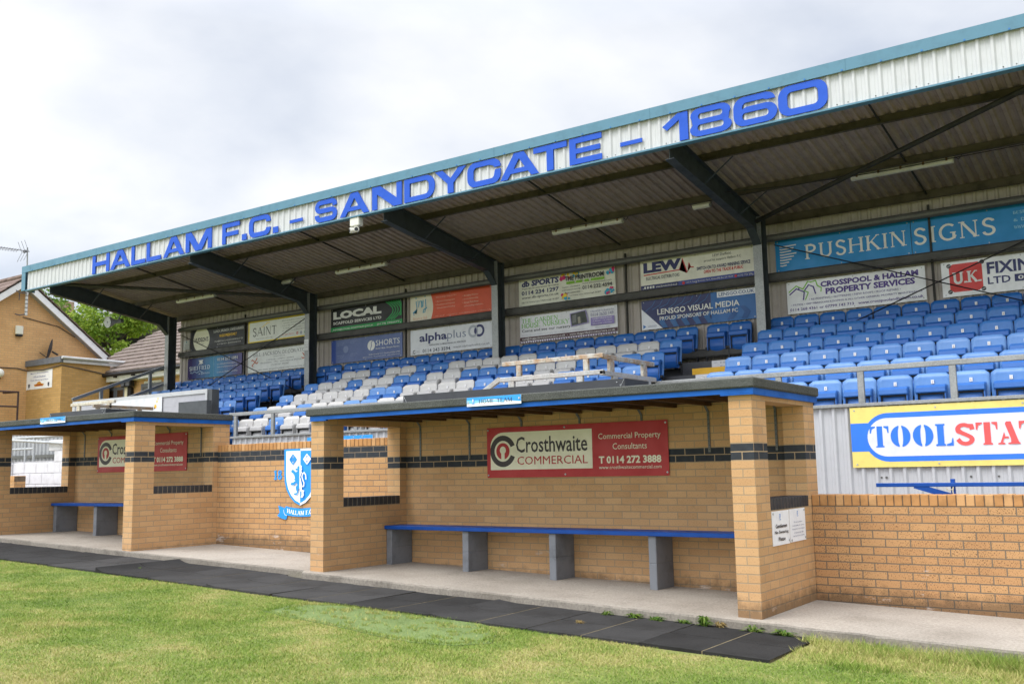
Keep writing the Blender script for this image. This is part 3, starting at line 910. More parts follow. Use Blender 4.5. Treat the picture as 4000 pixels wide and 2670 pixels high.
# the club shield, scroll and date on the wall
CB = srgb(40, 150, 235)
CWH = srgb(240, 243, 247)
def CR(x, y):       # drawing units -> board units
    return ((x - 525) / 620., (1132 - y) / 1070.)
def crl(pts): return [CR(*p) for p in pts]
def hexshield(inset):
    i = inset
    half = [(525 + i, 65 + i), (527 + i, 560), (540 + i, 700 - i * .2), (575 + i * .9, 840 - i * .5), (640 + i * .7, 970 - i * .7), (730 + i * .4, 1075 - i), (835, 1132 - i * 1.15)]
    return half
lft = hexshield(0)
rgt = [(1670 - x, y) for x, y in lft][::-1]
o = Board('club_shield', 'blue and white shield with a lion and two pineapples on the wall between the shelters', 'emblem', -2.051, -1.381, .790, 1.582, 1.4155, CB, bolts=(), thick=.008, outline=crl(lft + rgt[1:]))
li, ri = hexshield(38), None
ri = [(1670 - x, y) for x, y in li][::-1]
o.poly(CWH, crl(li + [(835, 65 + 38)]))
ro = [(1670 - x, y) for x, y in lft]
o.poly(CWH, crl([(835, 65)] + [ro[0]] + ro[1:] + [(835, 1132 - 44)] + [p for p in [(1670 - x, y) for x, y in li][::-1]] + [(835, 103)]))
for cx, c in ((700, CB), (972, CWH)):
    for k in range(-3, 4):
        dx = k * 21
        m = 75 - abs(dx)
        o.line(c, [CR(cx + dx - m * .5, 265 - m * .8 + abs(dx) * 0), CR(cx + dx + m * .5, 265 + m * .8)], .013)
        o.line(c, [CR(cx + dx + m * .5, 265 - m * .8), CR(cx + dx - m * .5, 265 + m * .8)], .013)
    o.poly(c, crl([(cx, 160), (cx + 40, 215), (cx + 72, 265), (cx + 40, 318), (cx, 370), (cx - 40, 318), (cx - 72, 265), (cx - 40, 215)]), crl([(cx, 195), (cx - 26, 230), (cx - 46, 265), (cx - 26, 300), (cx, 335), (cx + 26, 300), (cx + 46, 265), (cx + 26, 230)]))
o.poly(CB, crl([(833, 385), (800, 400), (790, 420), (800, 440), (752, 435), (775, 475), (800, 470), (800, 490), (765, 510), (735, 480), (715, 455), (690, 465), (668, 485), (690, 490), (680, 515), (710, 520), (740, 570), (750, 620), (735, 650), (760, 665), (720, 700), (680, 705), (665, 735), (690, 750), (740, 745), (775, 700), (800, 740), (770, 780), (770, 830), (790, 870), (780, 900), (730, 905), (735, 930), (790, 930), (805, 900), (810, 850), (833, 800)]))
o.poly(CWH, crl([(836, 380), (860, 375), (880, 400), (870, 430), (885, 450), (870, 480), (880, 510), (860, 560), (850, 600), (870, 680), (888, 765), (880, 800), (885, 840), (930, 850), (915, 880), (920, 940), (900, 980), (860, 985), (880, 930), (875, 870), (850, 860), (836, 800)]))
o.line(CWH, crl([(895, 780), (918, 760), (922, 710), (898, 650), (882, 590), (892, 535), (925, 520), (950, 555), (958, 610), (957, 650)]), .026)
o.done()
scr = [(x, y) for x, y in ((415, 1155), (520, 1195), (545, 1200), (560, 1165), (640, 1185), (835, 1208), (1030, 1185), (1110, 1165), (1125, 1200), (1150, 1195), (1255, 1155), (1225, 1280), (1275, 1345), (1180, 1395), (1110, 1412), (1090, 1390), (1085, 1335), (960, 1350), (835, 1355), (710, 1350), (585, 1335), (580, 1390), (560, 1412), (490, 1395), (395, 1345), (445, 1280))]
S0, S1, T0, T1 = 395, 1275, 1155, 1412
o = Board('name_scroll', 'blue ribbon scroll lettered HALLAM F.C. under the shield', 'emblem', -2.187, -1.245, .592, .786, 1.4155, CB, bolts=(), thick=.008, outline=[((x - S0) / (S1 - S0), (T1 - y) / (T1 - T0)) for x, y in scr])
o.serif(CWH, 'HALLAM F.C.', .225, .50, .775, .80, .22, .09, .1, .16, curve=.16)
o.line(CWH, [(.145, .72), (.15, .52), (.17, .36), (.215, .30)], .035)
o.line(CWH, [(.855, .72), (.85, .52), (.83, .36), (.785, .30)], .035)
o.done()
t = thing('date_numeral', 'blue numeral 18 fixed to the brick beside the shield', 'emblem', (-2.275, 1.424, 1.150))
nm = paint(CB, .4, .45, .06)
fn18 = lambda u, v, d: (u * .165, -d, v * .135)
b = MB(); b.prism([[(.02, 0), (.36, 0), (.36, .13), (.29, .17), (.29, 1), (.16, 1), (0, .88), (.05, .76), (.10, .80), (.10, .17), (.02, .13)]], fn18, 0, .008); b.build('digit', nm, t)
e8 = lambda cx, cy, rx, ry: arc(cx, cy, rx, ry, 0, 360, 18)[:-1]
out8 = arc(.74, .28, .25, .28, -90, 50, 8) + arc(.74, .75, .22, .25, -40, 90, 8) + arc(.74, .75, .22, .25, 90, 220, 8) + arc(.74, .28, .25, .28, 130, 270, 8)
b = MB(); b.prism([out8, e8(.74, .28, .10, .13)[::-1], e8(.74, .76, .085, .115)[::-1]], fn18, 0, .008); b.build('digit', nm, t)

# ------------------------------------------------------------------ grandstand
GX0, GX1 = -15.53, 13.8
FX = (-14.58, -8.985, -3.29, 2.51, 8.30)       # portal frames
stand = thing('grandstand', 'covered seated grandstand with teal-edged white fascia and corrugated roof', 'grandstand', (0, 4.5, 0))
def SB(b, name, m, parent=None, smooth=False):
    """build a part of the stand given in world coordinates"""
    ox, oy = (0, 4.5)
    b.v = [(v[0] - ox, v[1] - oy, v[2]) for v in b.v]
    o = b.build(name, m, parent or stand, smooth=smooth)
    return o

def ribbed(b, x0, x1, pitch, fn, depth=.03, top=.028, sh=.022, mi=0, start=0.):
    """trapezoid-ribbed sheet; fn(x, h, k) -> 3-D for end k in 0,1; h = rib height"""
    pts = []
    x = x0 - (x0 - start) % pitch
    while x < x1 + pitch:
        for dx, h in ((-top / 2 - sh, 0), (-top / 2, depth), (top / 2, depth), (top / 2 + sh, 0), (pitch / 2 - .016, 0), (pitch / 2 - .008, .004), (pitch / 2 + .008, .004), (pitch / 2 + .016, 0)):
            q = x + dx
            if x0 <= q <= x1: pts.append((q, h))
        x += pitch
    o = len(b.v)
    vs = [fn(q, h, 0) for q, h in pts] + [fn(q, h, 1) for q, h in pts]
    n = len(pts)
    return b.add(vs, [(i, i + 1, n + i + 1, n + i) for i in range(n - 1)], mi)

# terraces (stepped deck) and front wall
def Yr(k): return 5.04 + .735 * (k - 1) - (.055 if k == 6 else 0)
def Zt(k): return 2.348 + .296 * (k - 1)
b = MB()
for k in range(1, 7):
    z = Zt(k) - .83
    y0 = Yr(k) - .60 if k > 1 else 4.56
    y1 = Yr(k + 1) - .60 if k < 6 else 8.76
    b.box(-14.6, GX1, y0, y1, z - .5, z)
SB(b, 'terrace', M_TERR)
for k in range(1, 6):          # half steps in the two stairways
    z = Zt(k) - .83
    for xa, xb in ((-9.25, -8.0), (1.15, 2.56)):
        SB(MB().box(xa, xb, Yr(k + 1) - .92, Yr(k + 1) - .60, z, z + .148), 'stair_step', M_TERR)
SB(MB().box(1.12, 2.56, 7.90, 7.93, 2.70, 3.072), 'stair_riser', M_DKGREY)
SB(MB().box(1.08, 2.56, 7.30, 7.33, 2.50, 2.788), 'stair_riser', M_DKGREY)
SB(MB().box(1.40, 2.56, 7.715, 7.727, 2.828, 2.938), 'step_edge', paint(srgb(240, 185, 50), .5, .4, .1))
b = MB()
ribbed(b, -7.08, GX1, .1663, lambda x, h, k: (x, 4.53 - h, (-.6, 1.945)[k]))
SB(b, 'front_cladding', M_CLADG)
b = MB()
b.bbox(-7.10, GX1, 4.47, 4.60, 1.942, 1.984, .004)
SB(b, 'ledge', M_GALV)
b = MB()
for x in np.arange(-6.6, 9, 1.33):
    for z in (1.05, 1.75): b.tube([(x, 4.531, z), (x, 4.522, z)], .012, 8)
for x in (5.43, 6.40): b.tube([(x, 4.531, 1.05), (x, 4.518, 1.05)], .014, 8)
SB(b, 'cladding_screw', M_GALVD)
# front guard rail
b = MB()
b.bbox(-7.13, .66, 4.47, 4.53, 2.385, 2.452, .006)
b.bbox(2.31, GX1, 4.47, 4.53, 2.385, 2.452, .006)
for x in (-6.95, -5.86, -4.75, -3.66, -2.56, -1.46, -.37, 2.36, 3.07, 4.13, 5.20, 6.29, 7.37, 8.45, 9.53, 10.6):
    b.bbox(x - .04, x + .04, 4.475, 4.525, 1.984, 2.386, .005)
SB(b, 'guard_rail', M_GALV)

# roof: corrugated sheet on purlins on portal frames
def zr(y): return 6.262 - .1725 * (y - 5.303)
b = MB()
ribbed(b, -15.62, GX1, .1667, lambda x, h, k: (x, (4.80, 9.05)[k], zr((4.80, 9.05)[k]) + .034 - h), depth=.034, top=.05, sh=.018)
SB(b, 'roof_lining', M_ROOFU)
b = MB()
ribbed(b, -15.62, GX1, .1667, lambda x, h, k: (x, (4.80, 9.15)[k], zr((4.80, 9.15)[k]) + .05 + h))
SB(b, 'roof_sheet', M_ROOFT)
for y, s in ((4.86, .12), (5.92, .13), (7.33, .13), (8.66, .15)):
    b = MB()
    z = zr(y)
    b.box(-15.45, GX1, y - .005, y + .002, z - s, z)
    b.box(-15.45, GX1, y - .062, y - .005, z - s, z - s + .006)
    b.box(-15.45, GX1, y + .002, y + .055, z - .007, z - .001)
    SB(b, 'purlin', paint((.085, .072, .05), .6, .3, .3))
for x in FX:
    fr = bpy.data.objects.new('portal_frame', None); COL.objects.link(fr); fr.parent = stand
    b = MB()
    b.box(x - .08, x + .08, 8.24, 8.256, 1.2, 5.62)
    SB(b, 'column_flange', M_GALV, fr)
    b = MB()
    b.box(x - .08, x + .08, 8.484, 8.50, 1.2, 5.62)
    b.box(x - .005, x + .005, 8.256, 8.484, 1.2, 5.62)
    SB(b, 'column_web', M_STEELD, fr)  # dark tone stands in for shade on the web and rear flange
    b = MB()
    zt = lambda y: zr(y) - .135
    zb = lambda y: 5.776 - .143 * (y - 5.093)
    def plate(y0, za, y1, zb_, w, th):
        b.bar((x, y0, za), (x, y1, zb_), w, th)
    # tapered web
    P = [(4.83, zb(4.83)), (7.95, zb(7.95)), (8.24, 5.10), (8.24, zt(8.24)), (4.83, zt(4.83))]
    b.prism([P], lambda u, v, d: (x + d, u, v), -.005, .005)
    plate(4.83, zb(4.83), 7.95, zb(7.95), .15, .012)
    plate(7.95, zb(7.95), 8.25, 5.10, .15, .012)
    plate(4.83, zt(4.83), 8.45, zt(8.45), .15, .012)
    b.bar((x - .02, 8.37, 3.0), (x - .02, 8.37, 5.6), .01, .22, up=(0, 1, 0))
    for yy in (5.95, 7.36):        # restraint stays
        b.bar((x + .08, yy - .03, zb(yy) + .02), (x + .55, yy, zr(yy) - .12), .035, .006)
    SB(b, 'rafter', M_STEELD, fr)
# bracing in the end bays, sag rods mid-bay
b = MB()
zz = lambda y: zr(y) - .26
b.tube([(-14.5, 4.95, zz(4.95)), (-9.05, 8.15, zz(8.15))], .042, 8)
SB(b, 'roof_brace', M_STEELB)
b = MB()
b.tube([(2.56, 8.15, zz(8.15)), (8.25, 4.95, zz(4.95))], .042, 8)
SB(b, 'roof_brace', M_STEELB)
for x in (-11.8, -6.15, -.45, 5.30):
    b = MB()
    b.tube([(x, 4.9, zr(4.9) - .07), (x, 8.62, zr(8.62) - .075)], .017, 6)
    SB(b, 'sag_rod', M_STEELB)
# back wall lining, rails, rods
b = MB()
ribbed(b, -14.75, GX1, .1663, lambda x, h, k: (x, 8.80 - h, (1.0, 5.70)[k]))
SB(b, 'back_lining', M_CLADI)
b = MB()
ribbed(b, -14.75, GX1, .1663, lambda x, h, k: (x, 8.86 + h, (-.5, 5.72)[k]))
SB(b, 'back_cladding', M_CLAD)
b = MB()
b.tube([(-14.5, 8.60, 5.27), (GX1, 8.60, 5.27)], .066, 12)
SB(b, 'eaves_tube', M_GALVD)
for z in (4.555, 3.30):
    b = MB()
    b.box(-14.5, GX1, 8.56, 8.566, z - .058, z + .058)
    b.box(-14.5, GX1, 8.566, 8.70, z - .075, z - .069)
    b.box(-14.5, GX1, 8.566, 8.70, z + .069, z + .075)
    SB(b, 'sheeting_rail', paint((.075, .073, .068), .55, .3, .2))
for x in (-11.86, -6.20, -.40, 5.29):
    SB(MB().box(x - .016, x + .016, 8.70, 8.74, 3.2, 5.45), 'sag_bar', M_STEELB)
for xa, xb in ((-14.45, -9.07), (2.62, 8.2)):
    SB(MB().tube([(xa + .1, 8.52, 5.12), (xb - .1, 8.52, 3.1)], .011, 6), 'cross_brace', M_BLACK)
    SB(MB().tube([(xa + .1, 8.50, 3.1), (xb - .1, 8.50, 5.12)], .011, 6), 'cross_brace', M_BLACK)
# fascia
fa = bpy.data.objects.new('fascia', None); COL.objects.link(fa); fa.parent = stand
b = MB()
ribbed(b, GX0, GX1, .1697, lambda x, h, k: (x, 4.752 - h, (5.985, 6.50)[k]), depth=.024, start=.03)
SB(b, 'fascia_sheet', M_CLAD, fa)
b = MB()
b.box(-15.70, GX1, 4.69, 4.705, 6.452, 6.618)
b.box(-15.70, GX1, 4.705, 5.05, 6.604, 6.618)
b.box(-15.70, GX0 + .004, 4.694, 4.705, 5.985, 6.451)
b.box(-15.70, -15.688, 4.705, 5.05, 5.985, 6.604)
b.box(GX0, GX1, 4.70, 4.83, 5.965, 5.990)
x = -15.3
while x < GX1:
    b.box(x - .0015, x + .0015, 4.6885, 4.69, 6.452, 6.618, 1); x += 2.93
SB(b, 'capping', [M_TEAL, paint((.03, .10, .15), .5, .3, .1)], fa)
b = MB()
x = -15.2
k = 0
while x < 9.5:
    b.tube([(x, 4.692, 6.468), (x, 4.683, 6.468)], .013, 8, 0)
    for dx in (.04, .13, .40): b.tube([(x + dx, 4.752, 6.03), (x + dx, 4.745, 6.03)], .009, 7, 1)
    x += .509
SB(b, 'fascia_screw', [paint((.03, .16, .42), .4, .4, .1), M_GALVD], fa)['kind'] = 'stuff'
# left end: raking hand rails
b = MB()
b.bar((-14.62, 5.56, 3.19), (-14.62, 8.20, 4.215), .05, .075)
b.bar((-14.62, 6.9, 3.22), (-14.62, 8.20, 3.735), .05, .075)
for y in (6.35, 7.78): b.box(-14.65, -14.59, y - .04, y + .04, 2.3, 3.17 + (y - 5.56) * .388)
SB(b, 'raking_rail', galv('rake_galv', (.30, .31, .32)))
b = MB()
ribbed(b, 5.6, 8.8, .1663, lambda x, h, k: (-14.66 - h, x, (-.3, (2.6 + (x - 5.6) * .35))[k]))
SB(b, 'end_cladding', M_CLADG)

# painted block parapet at the left of the stand
t = thing('parapet_wall', 'pale grey painted block wall with dark returns in front of the left seats', 'wall', (-12.8, 4.5, 0))
def rel(t, b, name, m):
    l = t.location
    b.v = [(v[0] - l.x, v[1] - l.y, v[2] - l.z) for v in b.v]
    return b.build(name, m, t)
M_PGREY = paint((.40, .40, .43), .7, .25, .08); M_PTRIM = paint((.46, .47, .48), .6, .3, .06); M_PDARK = paint((.075, .082, .088), .6, .3, .12)
b = MB(); b.box(-12.74, -7.93, 4.52, 4.66, -.2, 2.95)
rel(t, b, 'blockwork', M_PGREY)
b = MB()
b.box(-12.80, -7.872, 4.50, 4.67, 2.90, 2.985); b.box(-12.80, -12.70, 4.50, 4.52, 2.2, 2.90); b.box(-7.93, -7.872, 4.50, 4.52, 2.2, 2.90)
for z in (2.45, 2.68): b.box(-12.7, -7.93, 4.5185, 4.52, z, z + .006, 1)
rel(t, b, 'trim', [M_PTRIM, paint((.33, .33, .35), .7, .2, .1)])
b = MB(); b.box(-7.93, -7.74, 4.525, 4.70, -.2, 2.972)
rel(t, b, 'return_wall', M_PDARK)
b = MB(); b.bbox(-8.50, -7.585, 4.28, 4.40, -.2, 2.73, .004); b.box(-8.58, -8.501, 4.285, 4.395, -.2, 2.735, 1)
rel(t, b, 'low_return', [M_PDARK, M_PGREY])
o = Board('sponsor_board', 'white board with an orange bee motif on the pale grey parapet', 'sign', -11.55, -9.36, 2.46, 2.905, 4.497, (.62, .63, .65), bolts=())
o.ell(srgb(240, 180, 40), .895, .56, .10); o.ell(srgb(245, 200, 120), .92, .80, .065); o.ell(srgb(245, 205, 130), .935, .94, .05); o.ell(srgb(90, 50, 20), .885, .50, .045)
for i in range(7): o.ell(srgb(40, 40, 45), .80 + .012 * (i % 4), .45 + .05 * (i % 3), .018)
o.line(srgb(240, 195, 70), [(.42, .52), (.5, .45), (.58, .40)], .05)
o.poly(srgb(70, 75, 90), [(.29, .50), (.31, .50), (.30, .75)])
for i in range(9): o.ell(srgb(40, 40, 45), .55 + .035 * i, .12 + .05 * (i % 3), .022)
o.done()

# wheelchair-platform frame rising behind the near dugout, and its twin at the left
def landing_frame(name, label, x0, x1, y0, rusty, mats):
    t = thing('landing_rail', label, 'railing', (x1, y0, 1.98))
    b = MB()
    b.bbox(x0, x1, y0, y0 + .055, 2.452, 2.515, .006)
    b.bbox(x1 - .055, x1, y0, 4.47, 2.440, 2.503, .006)
    b.bar((x0, y0 + .027, 2.50), (x0 - .95, y0 + .027, 1.98), .055, .063)
    for x in (x0 + .20, x0 + 1.32): b.bbox(x - .05, x + .05, y0 + .003, y0 + .052, 1.2, 2.452, .005)
    for y in (y0 + .35, 4.25): b.bbox(x1 - .052, x1 - .003, y - .06, y + .06, 1.2, 2.442, .005)
    rel(t, b, 'lower_rail', mats[0])
    b = MB()
    b.bbox(x0 + .05, x1, y0 + .001, y0 + .056, 2.672, 2.732, .006)
    b.bbox(x1 - .056, x1 - .001, y0 + .057, 4.43, 2.662, 2.722, .006)
    for x in (x0 + .33, x0 + 1.42): b.bbox(x - .04, x + .04, y0 + .003, y0 + .052, 2.515, 2.673, .005)
    for y in (y0 + .26, y0 + 1.20): b.bbox(x1 - .052, x1 - .003, y - .06, y + .06, 2.50, 2.664, .005)
    rel(t, b, 'upper_rail', mats[1])
    return t
landing_frame('landing_rail', 'rusty galvanised double rail rising behind the near shelter roof', .65, 2.338, 2.94, 1, (galv('weathered_rail', (.47, .47, .46), .16), M_GALVR))
t = thing('landing_rail', 'pale weathered double rail behind the further shelter roof', 'railing', (-8.5, 2.7, 2.0))
b = MB()
b.bbox(-9.85, -8.35, 2.72, 2.775, 2.645, 2.705, .006)
for x in (-9.58, -8.55): b.bbox(x - .05, x + .05, 2.722, 2.773, 1.2, 2.646, .005)
rel(t, b, 'upper_rail', galv('pale_rail', (.60, .57, .48), .3))
b = MB(); b.bbox(-8.55, -8.50, 2.40, 3.70, 2.55, 2.612, .006)
for y in (2.5, 3.4): b.bbox(-8.547, -8.503, y - .04, y + .04, 1.2, 2.55, .005)
rel(t, b, 'lower_rail', galv('rust_rail', (.36, .31, .25), .5))

# ------------------------------------------------------------------ fascia letters
WORDS = [('H', -12.534, -11.845, 'HALLAM, first letter'), ('A', -11.80, -11.03, 'HALLAM after the H'), ('L', -10.972, -10.44, 'HALLAM, the first of two Ls'), ('L', -10.391, -9.864, 'HALLAM, the second of two Ls'),
         ('A', -9.777, -9.041, 'HALLAM, just before the M'), ('M', -8.983, -8.098, 'HALLAM, last letter'), ('F', -7.755, -7.204, 'F.C.'), ('.', -7.123, -6.981, 'full stop between F and C'), ('C', -6.907, -6.253, 'F.C.'),
         ('.', -6.176, -6.027, 'full stop after the C'), ('-', -5.685, -5.324, 'dash before SANDYGATE'), ('S', -4.975, -4.372, 'SANDYGATE, first letter'), ('A', -4.30, -3.546, 'SANDYGATE, between S and N'),
         ('N', -3.467, -2.737, 'SANDYGATE, third letter'), ('D', -2.676, -1.967, 'SANDYGATE, before the Y'), ('Y', -1.959, -1.262, 'SANDYGATE, before the G'), ('G', -1.237, -.534, 'SANDYGATE, after the Y'), ('A', -.544, .235, 'SANDYGATE, between G and T'),
         ('T', .245, .776, 'SANDYGATE, before the last letter'), ('E', .827, 1.42, 'SANDYGATE, last letter'), ('-', 1.748, 2.125, 'dash before 1860'), ('1', 2.468, 2.886, '1860, first digit'), ('8', 2.915, 3.568, '1860, after the 1'), ('6', 3.598, 4.241, '1860, before the 0'), ('0', 4.26, 4.947, '1860, last digit')]
for ch, xa, xb, where in WORDS:
    w, loops = fascia_loops(ch)
    z0, z1 = 6.008, 6.438
    if ch == '-': z0, z1 = 6.127, 6.190
    if ch == '.': z1 = 6.008 + .125
    if ch == 'T': xa = .135
    b = MB()
    hh = 1. if ch != '.' else .3
    b.prism(loops, lambda u, v, d: (u / w * (xb - xa), -d, v / hh * (z1 - z0)), 0, .018)
    nm = 'fascia_letter' if ch.isalpha() else ('fascia_numeral' if ch.isdigit() else 'fascia_mark')
    o = b.build(nm, M_LETTER)
    o.location = (xa, 4.722, z0)
    lab = {'.': 'blue full stop on the white fascia, ' + where[10:], '-': 'blue ' + where + ' on the white fascia'}.get(ch, 'raised blue %s %s on the white fascia, in %s' % ('letter' if ch.isalpha() else 'numeral', ch, where))
    tag(o, lab, {'.': 'punctuation', '-': 'punctuation'}.get(ch, 'letter' if ch.isalpha() else 'numeral'), 'blue lettering on the stand fascia')

# ------------------------------------------------------------------ seats
def seat_proto(bm_, pm_, col):
    root = bpy.data.objects.new('stadium_seat', None); root.empty_display_size = .1
    COL.objects.link(root)
    # back shell: slightly dished, rounded top corners, leaning back
    nx, nz = 9, 9
    H, Wd = .47, .432
    def P(i, j, f):
        u = -1 + 2 * i / (nx - 1); v = j / (nz - 1)
        hw = Wd / 2
        z = .83 - H * (1 - v)
        x = u * hw
        if v > .86 and abs(u) > .72:          # rounded top corners
            z -= .040 * ((abs(u) - .72) / .28) ** 2.2
        if v == 1: z += .006 * (1 - u * u)
        y = (z - .83) * .15 + .014 * (1 - u * u) * (.3 + .7 * v) - (.016 if abs(u) > .99 else 0) - (.006 if v == 1 else 0)
        return (x, y + (.022 if f else 0), z)
    vs = [P(i, j, f) for f in (0, 1) for j in range(nz) for i in range(nx)]
    fs = []
    n = nx * nz
    for j in range(nz - 1):
        for i in range(nx - 1):
            a = j * nx + i
            fs += [(a, a + 1, a + nx + 1, a + nx), (n + a + nx, n + a + nx + 1, n + a + 1, n + a)]
    rim = [i for i in range(nx)] + [j * nx + nx - 1 for j in range(1, nz)] + [n - 1 - i for i in range(1, nx)] + [j * nx for j in range(nz - 2, 0, -1)]
    for a, c in zip(rim, rim[1:] + rim[:1]): fs.append((a, n + a, n + c, c))
    b = MB(); b.add(vs, fs)
    back = b.build('backrest', bm_, root, uv=False, smooth=True)
    # tipped-up pan: lip on top and sides around a recessed underside
    b = MB()
    w = .172
    def prof(s):          # outer face of the folded pan (y,z), top -> bottom
        return [(-.060, .682), (-.118, .675), (-.158, .645), (-.166, .590), (-.160, .576)][s]
    ring = [prof(i) for i in range(5)]
    secs = [(-w - .012, .02), (-w, 0), (w, 0), (w + .012, .02)]
    o = []
    for x, ins in secs:
        for (y, z) in ring: o.append((x, y + ins, z - ins * .6))
    fs = []
    for i in range(3):
        for k in range(4):
            a = i * 5 + k
            fs.append((a, a + 5, a + 6, a + 1))
    fs += [(4, 3, 2, 1, 0), (15, 16, 17, 18, 19)]
    b.add(o, fs)
    # recessed belly
    nz2, nx2 = 6, 7
    g = []
    for j in range(nz2):
        v = j / (nz2 - 1)
        for i in range(nx2):
            u = -1 + 2 * i / (nx2 - 1)
            ww = (w - .018) * (1 - .10 * v ** 3)
            y = -.088 - .048 * math.sin(math.pi * min(1, v * .95 + .02)) * (1 - .5 * u * u)
            z = .578 - .275 * v + .020 * u * u * v ** 4
            g.append((u * ww, y, z))
    b.add(g, [(j * nx2 + i, j * nx2 + i + 1, (j + 1) * nx2 + i + 1, (j + 1) * nx2 + i) for j in range(nz2 - 1) for i in range(nx2 - 1)])
    # side lips and inner (sitting) face
    for sx in (-1, 1):
        b.box(sx * (w - .004) - .008, sx * (w - .004) + .008, -.146, -.07, .345, .63)
        b.box(sx * (w - .024) - .006, sx * (w - .024) + .006, -.128, -.08, .36, .57, 1)  # black strip paints in the shadow line inside the side lip
    b.box(-w + .004, w - .004, -.075, -.066, .30, .668)
    b.box(-w + .02, w - .02, -.135, -.08, .556, .572, 1)  # black strip paints in the shadow line under the top lip
    pan = b.build('seat_pan', [pm_, M_BLACK], root, uv=False)
    me = pan.data
    b = MB()
    for sx in (-1, 1):
        b.box(sx * .214 - .012, sx * .214 + .012, -.10, -.055, .0, .36)
        b.box(sx * .19 - .03, sx * .19 + .03, -.135, -.095, .36, .40)
    b.box(-.205, .205, -.058, -.045, .34, .375)
    b.build('bracket', M_BLACK, root, uv=False)
    b = MB(); b.box(-.016, .020, -.018, -.006, .695, .745)
    for k in range(3): b.box(-.006 + .003 * k, .008 - .002 * k, -.0186, -.0178, .708 + .011 * k, .713 + .011 * k, 1)
    pl = b.build('number_plate', [paint((.74, .74, .75), .5, .4, .05), paint((.25, .12, .12), .5, .3, .05)], back, uv=False)
    return root
seatB = {0: seat_proto(M_SBLUE, M_SBLUEP, 'blue'), 1: seat_proto(M_SBLUEM, M_SBLUEP, 'blue'), 2: seat_proto(M_SBLUEF, M_SBLUEPF, 'blue')}
seatW = seat_proto(M_SWHITE, M_SWHITEP, 'white')
ROWN = ['', 'front', 'second', 'third', 'fourth', 'fifth', 'back']
ORD = ['first', 'second', 'third', 'fourth', 'fifth', 'sixth', 'seventh', 'eighth', 'ninth', 'tenth', 'eleventh', 'twelfth', 'thirteenth', 'fourteenth', 'fifteenth', 'sixteenth', 'seventeenth', 'eighteenth', 'nineteenth', 'twentieth', 'twenty-first', 'twenty-second', 'twenty-third', 'twenty-fourth', 'twenty-fifth']
used = set()
def seat(c, x, k, label, group):
    # the plastic has bleached most where the roof does not shelter it
    q = 2 if k <= 3 else (1 if k <= 5 else 0)
    pr = seatB[q] if c == 'B' else seatW
    o = pr if pr.name not in used else dup(pr)
    used.add(pr.name)
    o.location = (x + rnd.uniform(-.004, .004), Yr(k), Zt(k) - .83)
    o.rotation_euler = (rnd.uniform(-.012, .012), 0, rnd.uniform(-.012, .012))
    tag(o, label, 'seat', group)
NX = lambda n: 5.03 + .4535 * n
PAT = {5: 'BWWBWWBBWWWWWBBWWWWB', 4: 'BWWBWWBBWWBBBBWWBBBB', 3: 'BWWWWWBBWWWWBBWWBBBB', 2: 'BWWBWWBBWWBBBBWWBBBB', 1: 'BWWBWWBBWWBBBBWWBBBB'}
CN = {'B': 'blue', 'W': 'white'}
for k in range(1, 6):
    for i, c in enumerate(PAT[k]):
        seat(c, NX(-28 + i - .12), k, '%s tip-up seat in the patterned middle block, %s row, %s from its far stairway' % (CN[c], ROWN[k], ORD[i]), 'seats of the patterned middle block')
for i, x in enumerate([-8.80, -8.40, -7.87, -7.44, -6.98, -6.53, -6.10, -5.65, -5.19, -4.74, -4.28, -3.83, -3.14, -2.70, -2.25, -1.79, -1.33, -.88, -.43, .01, .455, .91, 1.53, 1.97]):
    seat('B', x, 6, 'dark blue tip-up seat in the back row below the boards, %s from the second column' % ORD[i], 'back row seats of the middle block')
for k in range(1, 7):
    for i in range(11):
        seat('B', NX(-5 + i) + (.0 if k < 6 else -.03), k, 'blue tip-up seat above the tool-shop board, %s row, %s from the near stairway' % (ROWN[k], ORD[i]), 'seats of the right-hand block')
for k in range(2, 7):
    for i in range(12):
        seat('B', NX(-43.35 + i), k, 'blue tip-up seat behind the grey parapet, %s row, %s from the end column' % (ROWN[k], ORD[i]), 'seats of the left-hand block')

# small row signs on the stair risers
def row_sign(x, y, z, w, h, lines, label):
    o = Board('row_sign', label, 'sign', x, x + w, z, z + h, y, (.66, .66, .67), bolts=())
    n = len(lines)
    for i, l in enumerate(lines):
        o.text(srgb(70, 75, 110), l, .40, .62 - i * .45 if n > 1 else .30, .78, .84 - i * .45 if n > 1 else .6)
    o.line(srgb(70, 75, 110), [(.10, .74 if n > 1 else .45), (.28, .74 if n > 1 else .45)], .03)
    return o.done()
row_sign(1.70, 7.895, 2.925, .40, .145, ['61 to 70', '60 to 49'], 'white row sign with two arrows of seat numbers, above the yellow step')
row_sign(1.655, 7.295, 2.675, .34, .11, ['110 to 124'], 'white row sign of seat numbers, just below the yellow step')

# ------------------------------------------------------------------ advertising boards on the back wall
YB = 8.745
def ad(label, X0, X1, Z0, Z1, bg, y=YB):
    return Board('advert_board', label, 'sign', X0, X1, Z0, Z1, y, bg, thick=.012)
UZ, LZ = (4.650, 5.235), (3.875, 4.450)
NAVY = srgb(38, 44, 100); DK = srgb(50, 52, 58); GR = srgb(120, 122, 128); WH = srgb(222, 222, 220)

